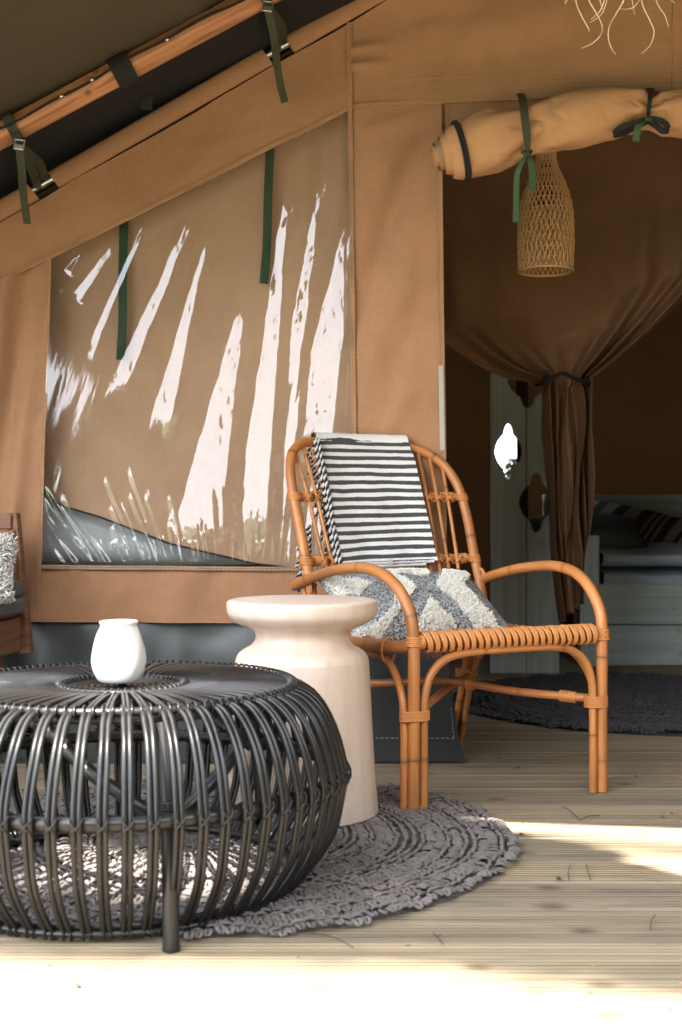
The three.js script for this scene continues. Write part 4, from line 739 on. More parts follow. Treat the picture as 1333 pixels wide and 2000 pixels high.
{
  const ch = thing('rattan_armchair', 'honey-coloured rattan armchair with curved arms facing right beside the tent door', 'armchair');
  const bb = (h, a = 0) => 0.53 + (h - 0.455) * 0.44 + 0.05 * Math.max(0, 1 - Math.pow((a - 0.245) / 0.25, 2)) * sstep(0.34, 0.55, h);   // recline and hollow of the back
  const B = (a, h, o = 0) => C(a, h, bb(h, a) + o);
  // arms and front uprights
  part('arm', rod([C(0, 0.012, 0), C(0, 0.12, 0), C(0, 0.25, 0), C(0, 0.36, 0), C(-0.003, 0.415, 0.008), C(-0.006, 0.462, 0.045), C(-0.01, 0.495, 0.11), C(-0.012, 0.508, 0.2), C(-0.012, 0.502, 0.32), C(-0.014, 0.482, 0.45), C(-0.02, 0.458, 0.55), C(-0.018, 0.448, 0.59)], 0.0130), rattan, ch);
  part('arm', rod([C(0.485, 0.002, 0), C(0.485, 0.12, 0), C(0.486, 0.25, 0), C(0.486, 0.35, 0), C(0.488, 0.405, 0.008), C(0.491, 0.452, 0.045), C(0.494, 0.487, 0.10), C(0.496, 0.503, 0.18), C(0.496, 0.498, 0.3), C(0.495, 0.478, 0.43), C(0.497, 0.456, 0.53)], 0.0130), rattan, ch);
  // back frame from foot to foot
  part('back_frame', rod([C(0.012, 0.012, 0.615), C(0.008, 0.2, 0.55), C(0.002, 0.34, 0.497), B(0, 0.42), B(0, 0.52), B(-0.001, 0.62), B(-0.003, 0.69), B(0.002, 0.745), B(0.020, 0.788), B(0.056, 0.813), B(0.11, 0.820), B(0.2, 0.822), B(0.29, 0.822), B(0.365, 0.816), B(0.425, 0.796), B(0.468, 0.758), B(0.490, 0.705), B(0.496, 0.62), B(0.492, 0.52), B(0.488, 0.42), C(0.484, 0.34, 0.497), C(0.474, 0.2, 0.55), C(0.468, 0.002, 0.615)], 0.0132), rattan, ch);
  // arches under the seat, doubled legs
  part('front_arch', rod([C(0.0245, 0.012, 0), C(0.0245, 0.2, 0), C(0.027, 0.245, 0), C(0.042, 0.29, 0), C(0.075, 0.32, 0), C(0.125, 0.332, 0), C(0.24, 0.336, 0), C(0.36, 0.334, 0), C(0.41, 0.322, 0), C(0.443, 0.293, 0), C(0.458, 0.25, 0), C(0.4605, 0.2, 0), C(0.462, 0.002, 0)], 0.0092), rattan, ch);
  part('side_arch', rod([C(-0.017, 0.012, 0.012), C(-0.017, 0.2, 0.012), C(-0.016, 0.245, 0.022), C(-0.012, 0.288, 0.06), C(-0.006, 0.312, 0.11), C(-0.002, 0.319, 0.19), C(-0.002, 0.318, 0.35), C(0, 0.31, 0.42), C(0.003, 0.28, 0.485), C(0.006, 0.22, 0.525), C(0.006, 0.012, 0.585)], 0.0085), rattan, ch);
  part('side_arch', rod([C(0.482, 0.002, 0.0225), C(0.482, 0.2, 0.0225), C(0.480, 0.245, 0.03), C(0.478, 0.288, 0.065), C(0.476, 0.312, 0.11), C(0.475, 0.319, 0.19), C(0.475, 0.318, 0.35), C(0.473, 0.31, 0.42), C(0.472, 0.28, 0.485), C(0.47, 0.22, 0.525), C(0.462, 0.002, 0.585)], 0.0085), rattan, ch);
  part('rear_arch', rod([C(0.035, 0.012, 0.61), C(0.032, 0.2, 0.545), C(0.045, 0.27, 0.52), C(0.09, 0.312, 0.5), C(0.24, 0.322, 0.498), C(0.39, 0.312, 0.5), C(0.44, 0.27, 0.52), C(0.45, 0.2, 0.545), C(0.446, 0.002, 0.61)], 0.0085), rattan, ch);
  // crossed stretchers
  part('stretcher', rod([C(0.02, 0.212, 0.01), C(0.13, 0.212, 0.145), C(0.25, 0.212, 0.29), C(0.47, 0.206, 0.535)], 0.0095), rattan, ch);
  part('stretcher', rod([C(0.468, 0.212, 0.01), C(0.36, 0.216, 0.145), C(0.25, 0.230, 0.285), C(0.13, 0.216, 0.42), C(0.015, 0.206, 0.54)], 0.0095), rattan, ch);
  // seat: rails, woven bed, wrapped front edge
  part('seat_rail', rod([C(0.008, 0.352, 0.012), C(-0.004, 0.345, 0.06), C(-0.012, 0.338, 0.2), C(-0.008, 0.338, 0.36), C(0.003, 0.345, 0.5)], 0.0135), rattan, ch);
  part('seat_rail', rod([C(0.478, 0.352, 0.012), C(0.482, 0.345, 0.06), C(0.486, 0.338, 0.2), C(0.486, 0.338, 0.36), C(0.483, 0.345, 0.5)], 0.0115), rattan, ch);
  part('seat_rail', rod([C(0.0, 0.345, 0.5), C(0.24, 0.345, 0.5), C(0.485, 0.345, 0.5)], 0.011), rattan, ch);
  const bed = part('seat_bed', [rod([C(0.012, 0.360, 0.002), C(0.24, 0.3605, 0.002), C(0.474, 0.360, 0.002)], 0.0125)], rattan, ch);
  const sag = (a, b) => 0.352 - 0.028 * Math.sin(Math.PI * a / 0.485) ** 0.6 * Math.sin(Math.PI * Math.min(1, Math.max(0, b / 0.5))) ** 0.7;
  const strands = [];
  for (let i = 0; i < 50; i++) { const a = 0.018 + i * 0.0092; strands.push(tube([0, 0.03, 0.08, 0.16, 0.25, 0.36, 0.45, 0.5].map((b, n) => C(a + (rk() - .5) * 0.002, sag(a, b) + ((i + n) % 2 ? 0.0024 : -0.0024), b)), 0.0036, { seg: 22, rad: 6 })); }
  for (let j = 0; j < 34; j++) { const b = 0.03 + j * 0.0142; strands.push(tube([0, 0.05, 0.12, 0.2, 0.28, 0.36, 0.43, 0.485].map((a, n) => C(a, sag(Math.min(0.48, Math.max(0.005, a)), b) + ((j + n) % 2 ? 0.0024 : -0.0024) - 0.001, b)), 0.0034, { seg: 22, rad: 6 })); }
  part('seat_weave', strands, cane, ch);
  // frayed ends under the front edge
  const fray = []; for (let i = 0; i < 170; i++) { const a = 0.03 + rk() * 0.42, b = 0.02 + rk() * 0.22, h = sag(a, b) - 0.006; const l = 0.008 + rk() * 0.016; fray.push(tube([C(a, h, b), C(a + (rk() - .5) * l, h - l * 0.6, b + (rk() - .5) * l), C(a + (rk() - .5) * l * 2, h - l, b + (rk() - .5) * l)], 0.0006, { seg: 3, rad: 4, caps: false })); }
  part('frayed_cane', fray, cane, ch, 'stuff');
  const nW = 25, up = V(0, 1, 0);
  for (let i = 0; i < nW; i++) {
    const a = 0.030 + i * 0.0177, gs = [], lean = 0.0045 + (rk() - .5) * 0.003, hh = 0.0208 + (rk() - .5) * 0.002;
    for (let s = 0; s < 3; s++) { const pts = []; for (let q = 0; q < 14; q++) { const t = q / 14 * Math.PI * 2; pts.push(C(a + (s - 1) * 0.0046 * (0.75 + 0.35 * Math.sin(t)) - lean * Math.sin(t) + (rk() - .5) * 0.0006, 0.3595 + Math.sin(t) * hh, 0.001 - Math.cos(t) * 0.0195)); } gs.push(tube(pts, 0.0030, { closed: true, seg: 26, rad: 6 })); }
    part('edge_wrap', gs, cane, ch);
  }
  // back: two rails and the spindles, bound with crossed cane
  part('back_rail', rod([B(0.004, 0.675), B(0.08, 0.674), B(0.16, 0.673), B(0.24, 0.672), B(0.33, 0.673), B(0.41, 0.674), B(0.492, 0.675)], 0.0100), rattan, ch);
  part('back_rail', rod([B(0.002, 0.512), B(0.08, 0.511), B(0.16, 0.51), B(0.24, 0.508), B(0.33, 0.509), B(0.41, 0.51), B(0.489, 0.511)], 0.0105), rattan, ch);
  const nS = 16, arc = [[0.002, 0.745], [0.020, 0.788], [0.056, 0.813], [0.11, 0.820], [0.2, 0.822], [0.29, 0.822], [0.365, 0.816], [0.425, 0.796], [0.468, 0.758], [0.490, 0.705]], topH = (a) => { for (let i = 0; i + 1 < arc.length; i++) if (a <= arc[i + 1][0]) return lerp(arc[i][1], arc[i + 1][1], (a - arc[i][0]) / (arc[i + 1][0] - arc[i][0])); return 0.7; };
  const sp = [];
  for (let i = 0; i < nS; i++) {
    const at = 0.028 + i * 0.0289, ab = lerp(0.245, at, 0.86); sp.push([ab, at]);
    part('spindle', rod([B(ab, 0.36, -0.006), B(ab, 0.45, -0.012), B(lerp(ab, at, 0.35), 0.54, -0.014), B(lerp(ab, at, 0.66), 0.674, -0.013), B(at, topH(at) - 0.002, -0.001)], 0.0049, { rad: 8 }), rattan, ch);
    for (const [h, f] of [[0.674, 0.66], [0.510, 0.28]]) {
      const a = lerp(ab, at, f), gs = [];
      for (const s of [-1, 1]) { const pts = []; for (let q = 0; q < 12; q++) { const t = q / 12 * Math.PI * 2; pts.push(B(a + s * Math.sin(t) * 0.0125, h + Math.sin(t) * 0.0125, -0.006 - Math.cos(t) * 0.0185)); } gs.push(tube(pts, 0.0020, { closed: true, seg: 20, rad: 5 })); }
      part('cross_binding', gs, cane, ch);
    }
  }
  // cane binding at the joints
  const bd = (name, c, axis, a, b, n, pitch, r = 0.0021) => part(name, binding(c, axis, a, b, n, pitch, r), cane, ch);
  const ra = (s) => CR.clone().multiplyScalar(s), fa = (s) => CF.clone().multiplyScalar(s), y = (s) => V(0, s, 0);
  bd('leg_binding', C(0.004, 0.206, 0.003), up, ra(0.034), fa(0.0165), 5, 0.0044, 0.0024);
  bd('leg_binding', C(0.474, 0.206, 0.006), up, ra(0.0275), fa(0.021), 6, 0.0044, 0.0024);
  bd('leg_binding', C(0.462, 0.212, 0.55), up, ra(0.028), fa(0.026), 5, 0.0044);
  bd('leg_binding', C(0.022, 0.212, 0.55), up, ra(0.028), fa(0.026), 5, 0.0044);
  bd('seat_binding', C(0.0, 0.362, 0), up, ra(0.0152), fa(0.0152), 5, 0.0042);
  bd('seat_binding', C(0.486, 0.357, 0), up, ra(0.0152), fa(0.0152), 6, 0.0042);
  bd('seat_binding', C(0.478, 0.36, 0.002), CR, y(0.0145), fa(0.0145), 5, 0.0042);
  bd('seat_binding', C(0.014, 0.36, 0.002), CR, y(0.0145), fa(0.0145), 4, 0.0042);
  bd('seat_binding', C(-0.008, 0.333, 0.10), CF, y(0.028), ra(0.0165), 2, 0.0042);
  { const s1 = C(0.47, 0.206, 0.54).sub(C(0.02, 0.212, 0.01)).normalize(), s2v = C(0.468, 0.212, 0.01).sub(C(0.25, 0.23, 0.285)).normalize(); bd('stretcher_binding', C(0.285, 0.226, 0.24), s2v, V().crossVectors(s2v, up).normalize().multiplyScalar(0.0118), y(0.0118), 5, 0.0042); bd('stretcher_binding', C(0.432, 0.2125, 0.055), s2v, V().crossVectors(s2v, up).normalize().multiplyScalar(0.0118), y(0.0118), 9, 0.0042); bd('stretcher_binding', C(0.436, 0.209, 0.50), s1, V().crossVectors(s1, up).normalize().multiplyScalar(0.0118), y(0.0118), 5, 0.0042); }
  for (const [a, h] of [[0.0, 0.675], [0.494, 0.675], [0.0, 0.512], [0.49, 0.512]]) { const sx = a < 0.2 ? 1 : -1; bd('back_binding', B(a, h), V(0, 1, 0).addScaledVector(CF, -0.44).normalize(), ra(0.0155), fa(0.0155), 5, 0.0043); bd('back_binding', B(a + sx * 0.034, h - 0.001), CR, y(0.0122), fa(0.0122), 7, 0.0042); }
  for (const [a, h, sx] of [[-0.010, 0.448, 1], [0.493, 0.458, -1]]) part('arm_binding', [...binding(B(a, h), V(1, 0.5, 0.3), fa(0.021), y(0.026), 2, 0.0045, 0.0022), ...binding(B(a, h), V(1, -0.6, 0.3), fa(0.021), y(0.026), 2, 0.0045, 0.0022)], cane, ch);
  rebase(ch);

  // ---- striped blanket over the back
  const bl = thing('striped_blanket', 'black and white striped blanket with a twisted fringe draped over the chair back', 'blanket');
  const nStripe = 15, stripeTex = tex(512, 1024, (u, v) => {
    const s = (((v * nStripe + 0.5 + 0.16 * (fbm(u * 3, v * 7, 3) - 0.5) * 2) % 1) + 1) % 1, e = 0.03 * (vnoise(u * 40, v * 200) - 0.5), dark = s > 0.47 + e && s < 0.97 + e, th = (vnoise(u * 300, v * 500) - 0.5), tw = 0.5 + 0.5 * Math.sin((u * 256 + v * 300) * Math.PI);
    const n = 1 + 0.35 * th; return (dark ? [0.055 + 0.05 * tw * (0.5 + th), 0.06 + 0.05 * tw * (0.5 + th), 0.06 + 0.05 * tw * (0.5 + th)] : [0.90, 0.87, 0.83]).map((c) => s2(c * (dark ? n : 1 + 0.06 * th)));
  }, null, true);
  const bm = new THREE.MeshPhysicalMaterial({ map: stripeTex, roughness: 0.95, sheen: 0.2, sheenColor: lin(0.6, 0.6, 0.6), bumpMap: weaveBump, bumpScale: 0.0005, side: THREE.DoubleSide });
  const aL = (t) => lerp(0.099, 0.094, t), aR = (t) => lerp(0.371, 0.374, t);
  // path over the top of the frame: front hem (t=0) to the top, then down the rear
  const lay = (off, hem, back, a0 = 0, a1 = 0) => surf((u, v) => {
    const t = v, a = lerp(aL(1 - t) + a0, aR(1 - t) + a1, u), r = 0.0155 + off; let h, b;
    const wav = 0.0026 * (fbm(u * 5 + 3, t * 4, 3) - 0.5) * 2 + 0.0010 * Math.sin(u * 14 + t * 3);
    const top = 0.822 + 0.001;
    if (t < 0.72) { const s = t / 0.72; h = lerp(hem - 0.004 + 0.010 * u, top, s); b = bb(h, a) - lerp(0.0155, 0.0295, sstep(0, 0.16, 1 - s)) - off - wav * (off > 0.003 ? 1 : 0.3) * sstep(0, 0.1, 1 - s); }
    else if (t < 0.78) { const q = (t - 0.72) / 0.06 * Math.PI; h = top + Math.sin(q) * r; b = bb(top, a) - Math.cos(q) * r; }
    else { const s = (t - 0.78) / 0.22; h = lerp(top, back, s); b = bb(h, a) + 0.0145 + off + wav; }
    return C(a, h, b);
  }, 50, 160, (u, v) => [u, v < 0.72 ? 1 - v / 0.72 : -(v - 0.72) * 0.9]);
  part('fold', lay(0.0, 0.507, 0.54, 0.002, -0.003), bm, bl); part('fold', lay(0.007, 0.502, 0.50, -0.001, 0.001), bm, bl);
  // rolled lower edge and the small label
  const roll = (h, o, x0, x1) => surf((u, v) => { const a = lerp(x0, x1, u), q = v * Math.PI * 2; return C(a, h + 0.006 * u + Math.sin(q) * 0.0055, bb(h, a) - 0.034 - o + Math.cos(q) * 0.0065 - 0.003 * Math.sin(u * 6)); }, 40, 12, (u, v) => [u, 0.01 + v * 0.058]);
  part('lower_fold', [roll(0.5005, 0.002, 0.096, 0.361), roll(0.493, -0.001, 0.126, 0.336)], bm, bl);
  part('label', box(0.016, 0.014, 0.0025, C(0.231, 0.5055, bb(0.5, 0.2) - 0.045), 0.0006, [0, 0.446, 0]), new THREE.MeshStandardMaterial({ color: lin(0.66, 0.64, 0.58), roughness: 0.8 }), bl);
  // twisted fringe along the left edge: black and white cords
  const black = new THREE.MeshStandardMaterial({ color: lin(0.018, 0.018, 0.02), roughness: 0.95 }), pale = new THREE.MeshStandardMaterial({ color: lin(0.6, 0.58, 0.54), roughness: 0.95 });
  const cb = [], cw = [], k = rng(15);
  const twist = (pts, r, outB, outW) => { const cu = new THREE.CatmullRomCurve3(pts, false, 'centripetal'), L = cu.getLength(), n = Math.max(10, Math.ceil(L / 0.0035)), fr = cu.computeFrenetFrames(n, false); for (let s = 0; s < 2; s++) { const q = []; for (let i = 0; i <= n; i++) { const a = i / n * L / 0.021 * Math.PI * 2 + s * Math.PI; q.push(cu.getPointAt(i / n).addScaledVector(fr.normals[i], Math.cos(a) * r * 0.75).addScaledVector(fr.binormals[i], Math.sin(a) * r * 0.75)); } (s ? outW : outB).push(tube(q, r, { seg: n * 2, rad: 6 })); } };
  for (const [o, da] of [[0.014, -0.004], [0.006, -0.010], [-0.002, -0.008]]) { const pts = []; for (let i = 0; i <= 12; i++) { const h = lerp(0.826, 0.488, i / 12); pts.push(C(aL(i / 12) + da + (k() - .5) * 0.004, h, bb(h, 0.07) - o - 0.018)); } twist(pts, 0.0034, cb, cw); }
  for (let i = 0; i < 30; i++) { const h = lerp(0.82, 0.50, i / 29), rear = i % 2, b0 = bb(h, 0.07) + (rear ? 0.02 : -0.016), l = 0.026 + k() * 0.02; twist([C(0.094, h, b0), C(0.086 + (k() - .5) * 0.008, h - l * 0.45, b0 + 0.006), C(0.086 + (k() - .5) * 0.012, h - l, b0 + 0.01 + (k() - .5) * 0.01)], 0.0026, cb, cw); }
  for (let i = 0; i < 14; i++) { const h = lerp(0.60, 0.40, i / 13), l = 0.05 + k() * 0.03; twist([C(0.05 - i * 0.003, h, bb(h, 0.05) + 0.03), C(0.03 + (k() - .5) * 0.02, h - l * 0.5, bb(h, 0.05) + 0.035), C(0.02 - i * 0.003 + (k() - .5) * 0.03, h - l, bb(h, 0.05) + 0.035)], 0.003, cb, cw); }
  part('fringe', cb, black, bl, 'stuff'); part('fringe', cw, pale, bl, 'stuff');
  rebase(bl);

  // ---- patterned cushion
  const cu = thing('patterned_cushion', 'grey woven cushion with tufted white shapes propped on the rattan chair', 'cushion');
  const g = merged(pillowGeo(0.438, 0.275, 0.11, 90, 70, 0.012, 4));
  // its own axes: width along the chair, height up the leaning face
  const X = C(0.445, 0, 0).sub(C(0.02, 0, 0)).normalize(), Yv = C(0.235, 0.498, 0.515).sub(C(0.235, 0.352, 0.275)).normalize(), Z = V().crossVectors(X, Yv).normalize(), mid = C(0.212, 0.416, 0.392);
  g.applyMatrix4(new THREE.Matrix4().makeBasis(X, V().crossVectors(Z, X), Z)); mid.addScaledVector(Yv, -0.028); g.translate(mid.x, mid.y, mid.z);
  const wov = tex(1024, 1024, (u, v, i, j) => { const row = Math.floor(v * 128), st = vnoise(u * 130 + row * 7.3, row * 3.1, 4096, 4096) + 0.3 * Math.sin((v * 128 % 1) * Math.PI) - 0.15, n = fbm(u * 9, v * 9, 3, 9, 9); const q = st > 0.52 ? 1 : 0; return [s2(lerp(0.085, 0.50, q) * (0.8 + 0.4 * n)), s2(lerp(0.095, 0.505, q) * (0.8 + 0.4 * n)), s2(lerp(0.10, 0.49, q) * (0.8 + 0.4 * n))]; }, null, true);
  const wb = tex(512, 512, (u, v) => { const row = Math.floor(v * 96); return 0.5 * Math.sin((v * 96 % 1) * Math.PI) + 0.5 * vnoise(u * 60 + row * 7.3, row * 3.1); });
  part('cover', g, new THREE.MeshStandardMaterial({ map: wov, bumpMap: wb, bumpScale: 0.002, roughness: 0.95 }), cu);
  const shapes = [   // tufted shapes on the face, in parts of its width and height
    [[0.333, 0.035], [0.5, 0.35], [0.6, 0.053]],
    [[0.611, 0.576], [0.81, 0.966], [0.96, 0.978], [0.965, 0.904], [0.778, 0.576], [0.811, 0.35], [0.867, 0.053], [0.711, 0.053], [0.678, 0.192], [0.6, 0.506]],
    [[0.367, 0.856], [0.4, 0.978], [0.66, 0.978], [0.622, 0.75], [0.556, 0.733], [0.511, 0.786]],
    [[0.378, 0.88], [0.467, 0.524], [0.333, 0.314], [0.256, 0.209], [0.189, 0.105], [0.122, 0.0], [0, 0.0], [0, 0.139], [0.122, 0.147], [0.244, 0.262], [0.344, 0.524], [0.3, 0.88]],
    [[0.011, 0.929], [0.089, 0.856], [0.167, 0.75], [0.222, 0.628], [0.122, 0.524], [0.022, 0.611]]];
  const shagMat = new THREE.MeshStandardMaterial({ color: lin(0.90, 0.87, 0.80), roughness: 1 });
  shag(cu, g, 46000, shagMat, 21, 0.0088, (u, v, p, n) => n.dot(Z) > 0.05 && shapes.some((s) => inside(u + 0.015 * (fbm(p.x * 40 + 9, p.y * 40 + 9, 2) - 0.5), v + 0.02 * (fbm(p.x * 40 + 30, p.y * 40, 2) - 0.5), s)));
  rebase(cu);
}
// ---------------------------------------------------------------- litter on the boards
{
  const tw = new THREE.MeshStandardMaterial({ color: lin(0.055, 0.035, 0.022), roughness: 0.9 }), fl = (x, y) => { const d = EYE * FOC / (y - 1000); return V((x - 666.5) * d / FOC, 0.003, -d); };
  const T = [['forked brown twig on the shaded boards in front of the right chair leg', [[1098, 1578], [1112, 1588], [1134, 1606]], [[1134, 1606], [1150, 1600], [1172, 1597]]], ['short dark twig standing out left on the boards right of the rug tip', [[1114, 1695], [1110, 1712], [1113, 1726]]], ['slightly longer dark twig on the boards, right of a shorter twig', [[1145, 1693], [1148, 1708], [1154, 1724]]], ['dark twig lying alone on the boards at the right edge', [[1280, 1792], [1272, 1808], [1271, 1822]]], ['small bent twig on the boards below the rug edge', [[846, 1828], [856, 1840], [866, 1850]], [[852, 1836], [862, 1834]]], ['long thin stalk on the pale boards beside the rug front', [[600, 1828], [650, 1838], [690, 1856]]]];
  for (const [label, ...ps] of T) { const t = thing('twig', label, 'twig'); part('stem', ps.map((pts) => tube(pts.map(([x, y], i) => fl(x, y).add(V(0, 0.0015 + 0.002 * (i % 2), 0))), 0.0008, { seg: 10, rad: 5 })), tw, t); rebase(t); }
  const k = rng(61), A = [], c = [], leaf = new THREE.CircleGeometry(1, 6); leaf.rotateX(-Math.PI / 2); { const p = leaf.attributes.position; for (let i = 0; i < p.count; i++) p.setY(i, 0.35 * (p.getX(i) ** 2 + p.getZ(i) ** 2)); leaf.computeVertexNormals(); }
  for (let i = 0; i < 420; i++) { const x = lerp(-0.8, 1.4, k()), z = -lerp(1.45, 4.0, Math.pow(k(), 1.0)), s = 0.0016 + 0.0035 * Math.pow(k(), 4), q = new THREE.Quaternion().setFromEuler(new THREE.Euler((k() - .5) * .8, k() * 6.28, (k() - .5) * .8)); const inRug = Math.hypot(x + 0.225, z + 2.435) < 0.56; A.push(new THREE.Matrix4().compose(V(x, inRug ? 0.021 : 0.0015 + s * 0.3, z), q, V(s * (1 + k()), s, s))); const r = k(); c.push(r < 0.25 ? lin(0.42, 0.2, 0.08) : r < 0.35 ? lin(0.5, 0.5, 0.45) : lin(0.07, 0.05, 0.03)); }
  const l = copies('leaf_litter', leaf, new THREE.MeshStandardMaterial({ color: 0xffffff, roughness: 0.9, side: THREE.DoubleSide }), A, scene, c);
  l.userData.label = 'scattered crumbs and dry leaf bits on the boards'; l.userData.category = 'leaf litter';
}
// ---------------------------------------------------------------- trees in front of the tent: they shade the boards and stand in the window's reflection
const leafGeo = (() => { const g = new THREE.BufferGeometry(); const p = [0, 0, -1, 0.45, 0.05, -0.45, 0.52, 0.08, 0.15, 0.3, 0.05, 0.65, 0, 0, 1, -0.3, 0.05, 0.65, -0.52, 0.08, 0.15, -0.45, 0.05, -0.45]; g.setAttribute('position', new THREE.Float32BufferAttribute(p, 3)); g.setIndex([0, 1, 7, 1, 2, 7, 2, 6, 7, 2, 3, 6, 3, 5, 6, 3, 4, 5]); g.computeVertexNormals(); g.setAttribute('uv', new THREE.Float32BufferAttribute(new Float32Array(16), 2)); return g; })();
const leafMat = new THREE.MeshPhysicalMaterial({ color: lin(0.052, 0.066, 0.028), roughness: 0.6, side: THREE.DoubleSide });
const barkMat = new THREE.MeshStandardMaterial({ map: woodTex([0.15, 0.115, 0.085], [0.05, 0.04, 0.03], { seed: 71, w: 512, h: 256, size: [1, 0.5], knots: 2 }), roughness: 1 });
function crown(parent, pts, size, seed) {
  const k = rng(seed), m = [], c = [];
  for (const p of pts) { const s = size * (0.7 + 0.6 * k()); m.push(new THREE.Matrix4().compose(p, new THREE.Quaternion().setFromEuler(new THREE.Euler((k() - .5) * 2, k() * 6.28, (k() - .5) * 2)), V(s, s, s))); const q = 0.75 + 0.5 * k(); c.push(lin(q * (0.9 + 0.3 * k()), q, q * 0.9)); }
  copies('crown', leafGeo, leafMat, m, parent, c);
}
// the near tree: its boughs reach over the front of the deck; each leaf is placed where its shade falls on the boards
{
  const t = thing('shade_tree', 'leafy tree whose boughs overhang the front of the deck', 'tree');
  const F2 = (px, py) => { const d = EYE * FOC / (py - 1000); return [(px - 666.5) * d / FOC, d]; };
  const poly = (a) => a.map(([x, y]) => F2(x, y));
  const patch = poly([[868, 1596], [1000, 1590], [1700, 1590], [1700, 1900], [1500, 1772], [1333, 1708], [1260, 1690], [1200, 1671], [1120, 1650], [1050, 1636], [930, 1611]]);
  const front = [...poly([[-500, 1880], [215, 1884], [560, 1890], [900, 1898], [1100, 1925], [1500, 1955], [1700, 2050]]), [3, 0.2], [3, -2.5], [-3, -2.5], [-3, 1.78]];
  const k = rng(31), holes = [];
  for (const [x, y, r] of [[120, 1668, .05], [70, 1720, .035], [215, 1688, .05], [170, 1735, .035], [265, 1665, .03], [330, 1700, .05], [290, 1745, .03], [400, 1690, .045], [455, 1668, .03], [440, 1735, .035], [375, 1760, .025], [30, 1660, .03], [510, 1700, .03], [230, 1775, .025], [0, 1842, .02], [75, 1848, .012], [40, 1868, .012]]) holes.push([...F2(x, y), r]);
  const lit = (x, d) => inside(x, d, patch) || inside(x, d, front) || holes.some(([a, b, r]) => Math.hypot(a - x, (b - d) * 0.8) < r);
  const pts = [], low = []; let n = 0;
  const semi = [...poly([[-500, 1872], [0, 1872], [215, 1876], [300, 1858], [430, 1838], [470, 1815], [520, 1785], [560, 1762], [600, 1726], [645, 1697], [700, 1690], [755, 1715], [800, 1735], [860, 1765], [930, 1790], [1040, 1806], [1150, 1824], [1240, 1848], [1333, 1880], [1450, 1925], [1500, 1950], [1100, 1925], [900, 1898], [560, 1890], [-500, 1890]])], half = (x, d) => inside(x, d, semi);
  while (pts.length < 15000 && n++ < 400000) {
    const x = lerp(-2.6, 1.9, k()), d = lerp(1.25, x < 0.3 ? 5.0 : 2.75, k());
    const e = half(x, d) ? 0 : 0.06; if (lit(x, d) || lit(x + e, d) || lit(x - e, d) || lit(x, d + e) || lit(x, d - e)) continue;
    if (half(x, d)) continue;
    const h = 7.0 + 2.2 * k(); pts.push(V(x + KX * h, h, -d + KZ * h));
  }
  for (n = 0; low.length < 7000 && n < 200000; n++) { const x = lerp(0.18, 2.2, k()), d = lerp(1.85, 2.75, k()), e = 0.012; if (lit(x, d) || half(x, d) || lit(x + e, d) || lit(x - e, d) || lit(x, d + e) || lit(x, d - e)) continue; const h = 2.7 + 0.7 * k(); low.push(V(x + KX * h, h, -d + KZ * h)); }
  crown(t, pts, 0.075, 32); crown(t, low, 0.04, 34);
  const thin = []; for (n = 0; thin.length < 1500 && n < 200000; n++) { const x = lerp(-1.6, 2, k()), d = lerp(1.3, 2.3, k()); if (!half(x, d) || lit(x, d)) continue; const h = 7 + 2.2 * k(); thin.push(V(x + KX * h, h, -d + KZ * h)); }
  crown(t, thin, 0.026, 35);
  const base = V(4.6, -0.16, 6.2);
  const trunk = part('trunk', [tube([base, V(4.5, 2.5, 6.1), V(4.0, 5.2, 5.7), V(3.0, 7.0, 5.0)], (q) => 0.17 * (1 - 0.5 * q), { seg: 20, rad: 12 })], barkMat, t);
  part('bough', [tube([V(3.7, 5.8, 5.5), V(1.6, 7.4, 4.6), V(-1.3, 8.2, 4.2), V(-3.4, 8.4, 3.9)], (q) => 0.07 * (1 - 0.8 * q), { seg: 24, rad: 8 }), tube([V(3.0, 7.0, 5.0), V(0.6, 7.6, 3.6), V(-2.0, 7.9, 3.2)], (q) => 0.05 * (1 - 0.8 * q), { seg: 16, rad: 8 })], barkMat, trunk);
  const up = []; for (let i = 0; i < 2600; i++) { const a = k() * 6.28, r = 1.5 * Math.sqrt(k()); up.push(V(4.2 + Math.cos(a) * r, 7.6 + (k() - .4) * 2.6, 6.2 + Math.sin(a) * r)); }
  crown(t, up, 0.09, 33);
  rebase(t);
}
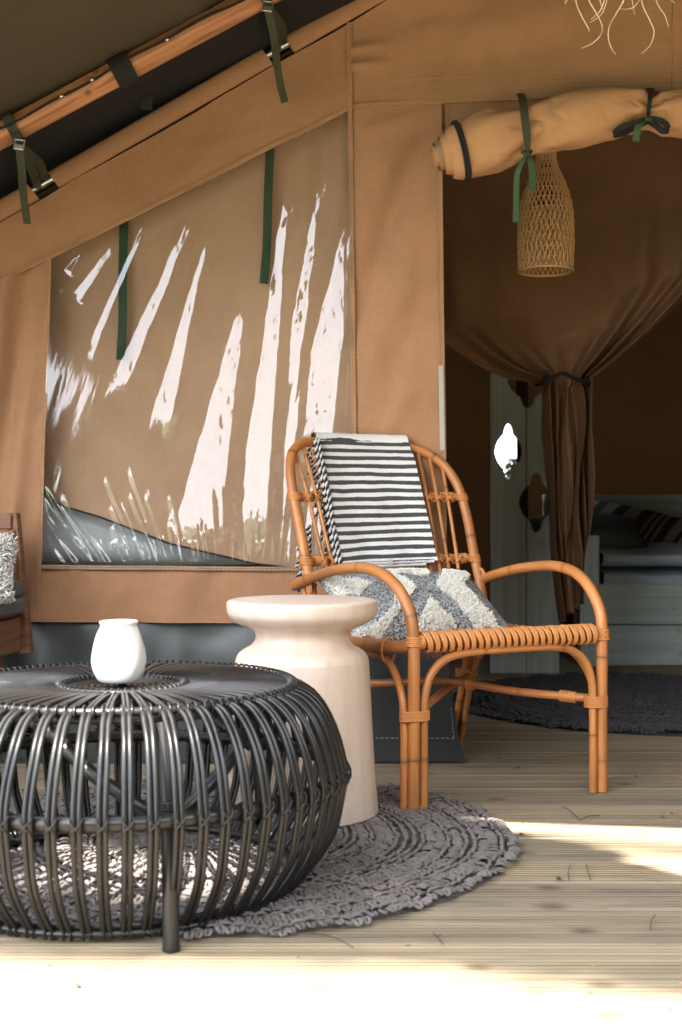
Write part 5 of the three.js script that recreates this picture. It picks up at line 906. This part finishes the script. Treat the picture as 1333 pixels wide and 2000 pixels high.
// trees around the clearing
{
  const k = rng(41); let n = 0;
  const words = ['at the left end of the row', 'beside the leftmost one', 'behind the viewer', 'far right of the clearing', 'right of the clearing', 'in the row facing the tent', 'at the end of the row', 'left of the row', 'by the right corner', 'near the right corner', 'facing the doorway', 'between two others in the row', 'next to the last one'];
  for (const [deg, dist, h, w] of [[-14, 14, 7.4, 2.6], [-6, 13, 6.8, 3.2], [2, 13, 6.6, 3.4], [11, 14, 5.6, 3.4], [20, 13, 5.4, 3.4], [36, 12, 5.2, 3.4], [52, 11, 5.2, 3.2], [68, 10.5, 5, 3], [86, 10, 5, 3], [-2, 18, 6.6, 4], [28, 17, 6.4, 3.6], [-95, 9, 6, 2.6], [104, 11, 7, 2.8]]) {
    const a = deg * Math.PI / 180, c = V(Math.sin(a) * dist, -0.16, Math.cos(a) * dist - 2);
    const t = thing('broadleaf_tree', 'broad green tree ' + words[n], 'tree', 'trees around the clearing');
    part('trunk', [tube([c, c.clone().add(V(0.1, h * 0.3, 0)), c.clone().add(V(-0.1, h * 0.75, 0.1))], (q) => 0.2 * (1 - 0.6 * q), { seg: 12, rad: 10 })], barkMat, t);
    const pts = []; const cl = Array.from({ length: 26 }, () => { const b = k() * 6.28, y = Math.pow(k(), 0.9), r = w * 0.62 * Math.sqrt(Math.max(0.05, 1 - (y * 1.9 - 0.9) ** 2)) * (0.4 + 0.6 * k()); return [V(Math.cos(b) * r, h * (0.06 + 0.86 * y), Math.sin(b) * r), w * (0.28 + 0.2 * k())]; });
    for (let i = 0; i < 5200; i++) { const [q, r] = cl[Math.floor(k() * cl.length)], d = V(k() - .5, k() - .5, k() - .5).normalize().multiplyScalar(r * Math.pow(k(), 0.4)); d.y *= 0.8; pts.push(c.clone().add(q).add(d)); }
    crown(t, pts.filter((p) => p.y > 0), 0.3, 50 + n); rebase(t); n++;
  }
}
{ // a little bush behind the tent, seen through the small back window
  const b = thing('garden_bush', 'grey-green leaves of a bush seen through the bright cut-out in the screen', 'bush'), k = rng(91), c = P(1007, 925, 8.2), pts = [];
  for (let i = 0; i < 90; i++) pts.push(V(c.x + (k() - .4) * 0.12, lerp(0.3, c.y + 0.09, Math.sqrt(k())), c.z + (k() - .5) * 0.3));
  part('stem', tube([V(c.x, -0.16, c.z), V(c.x + 0.01, 0.4, c.z), V(c.x, c.y, c.z)], 0.012, { seg: 8, rad: 6 }), barkMat, b);
  crown(b, pts, 0.05, 92); rebase(b);
}
scene.updateMatrixWorld(true);
renderer.render(scene, camera);
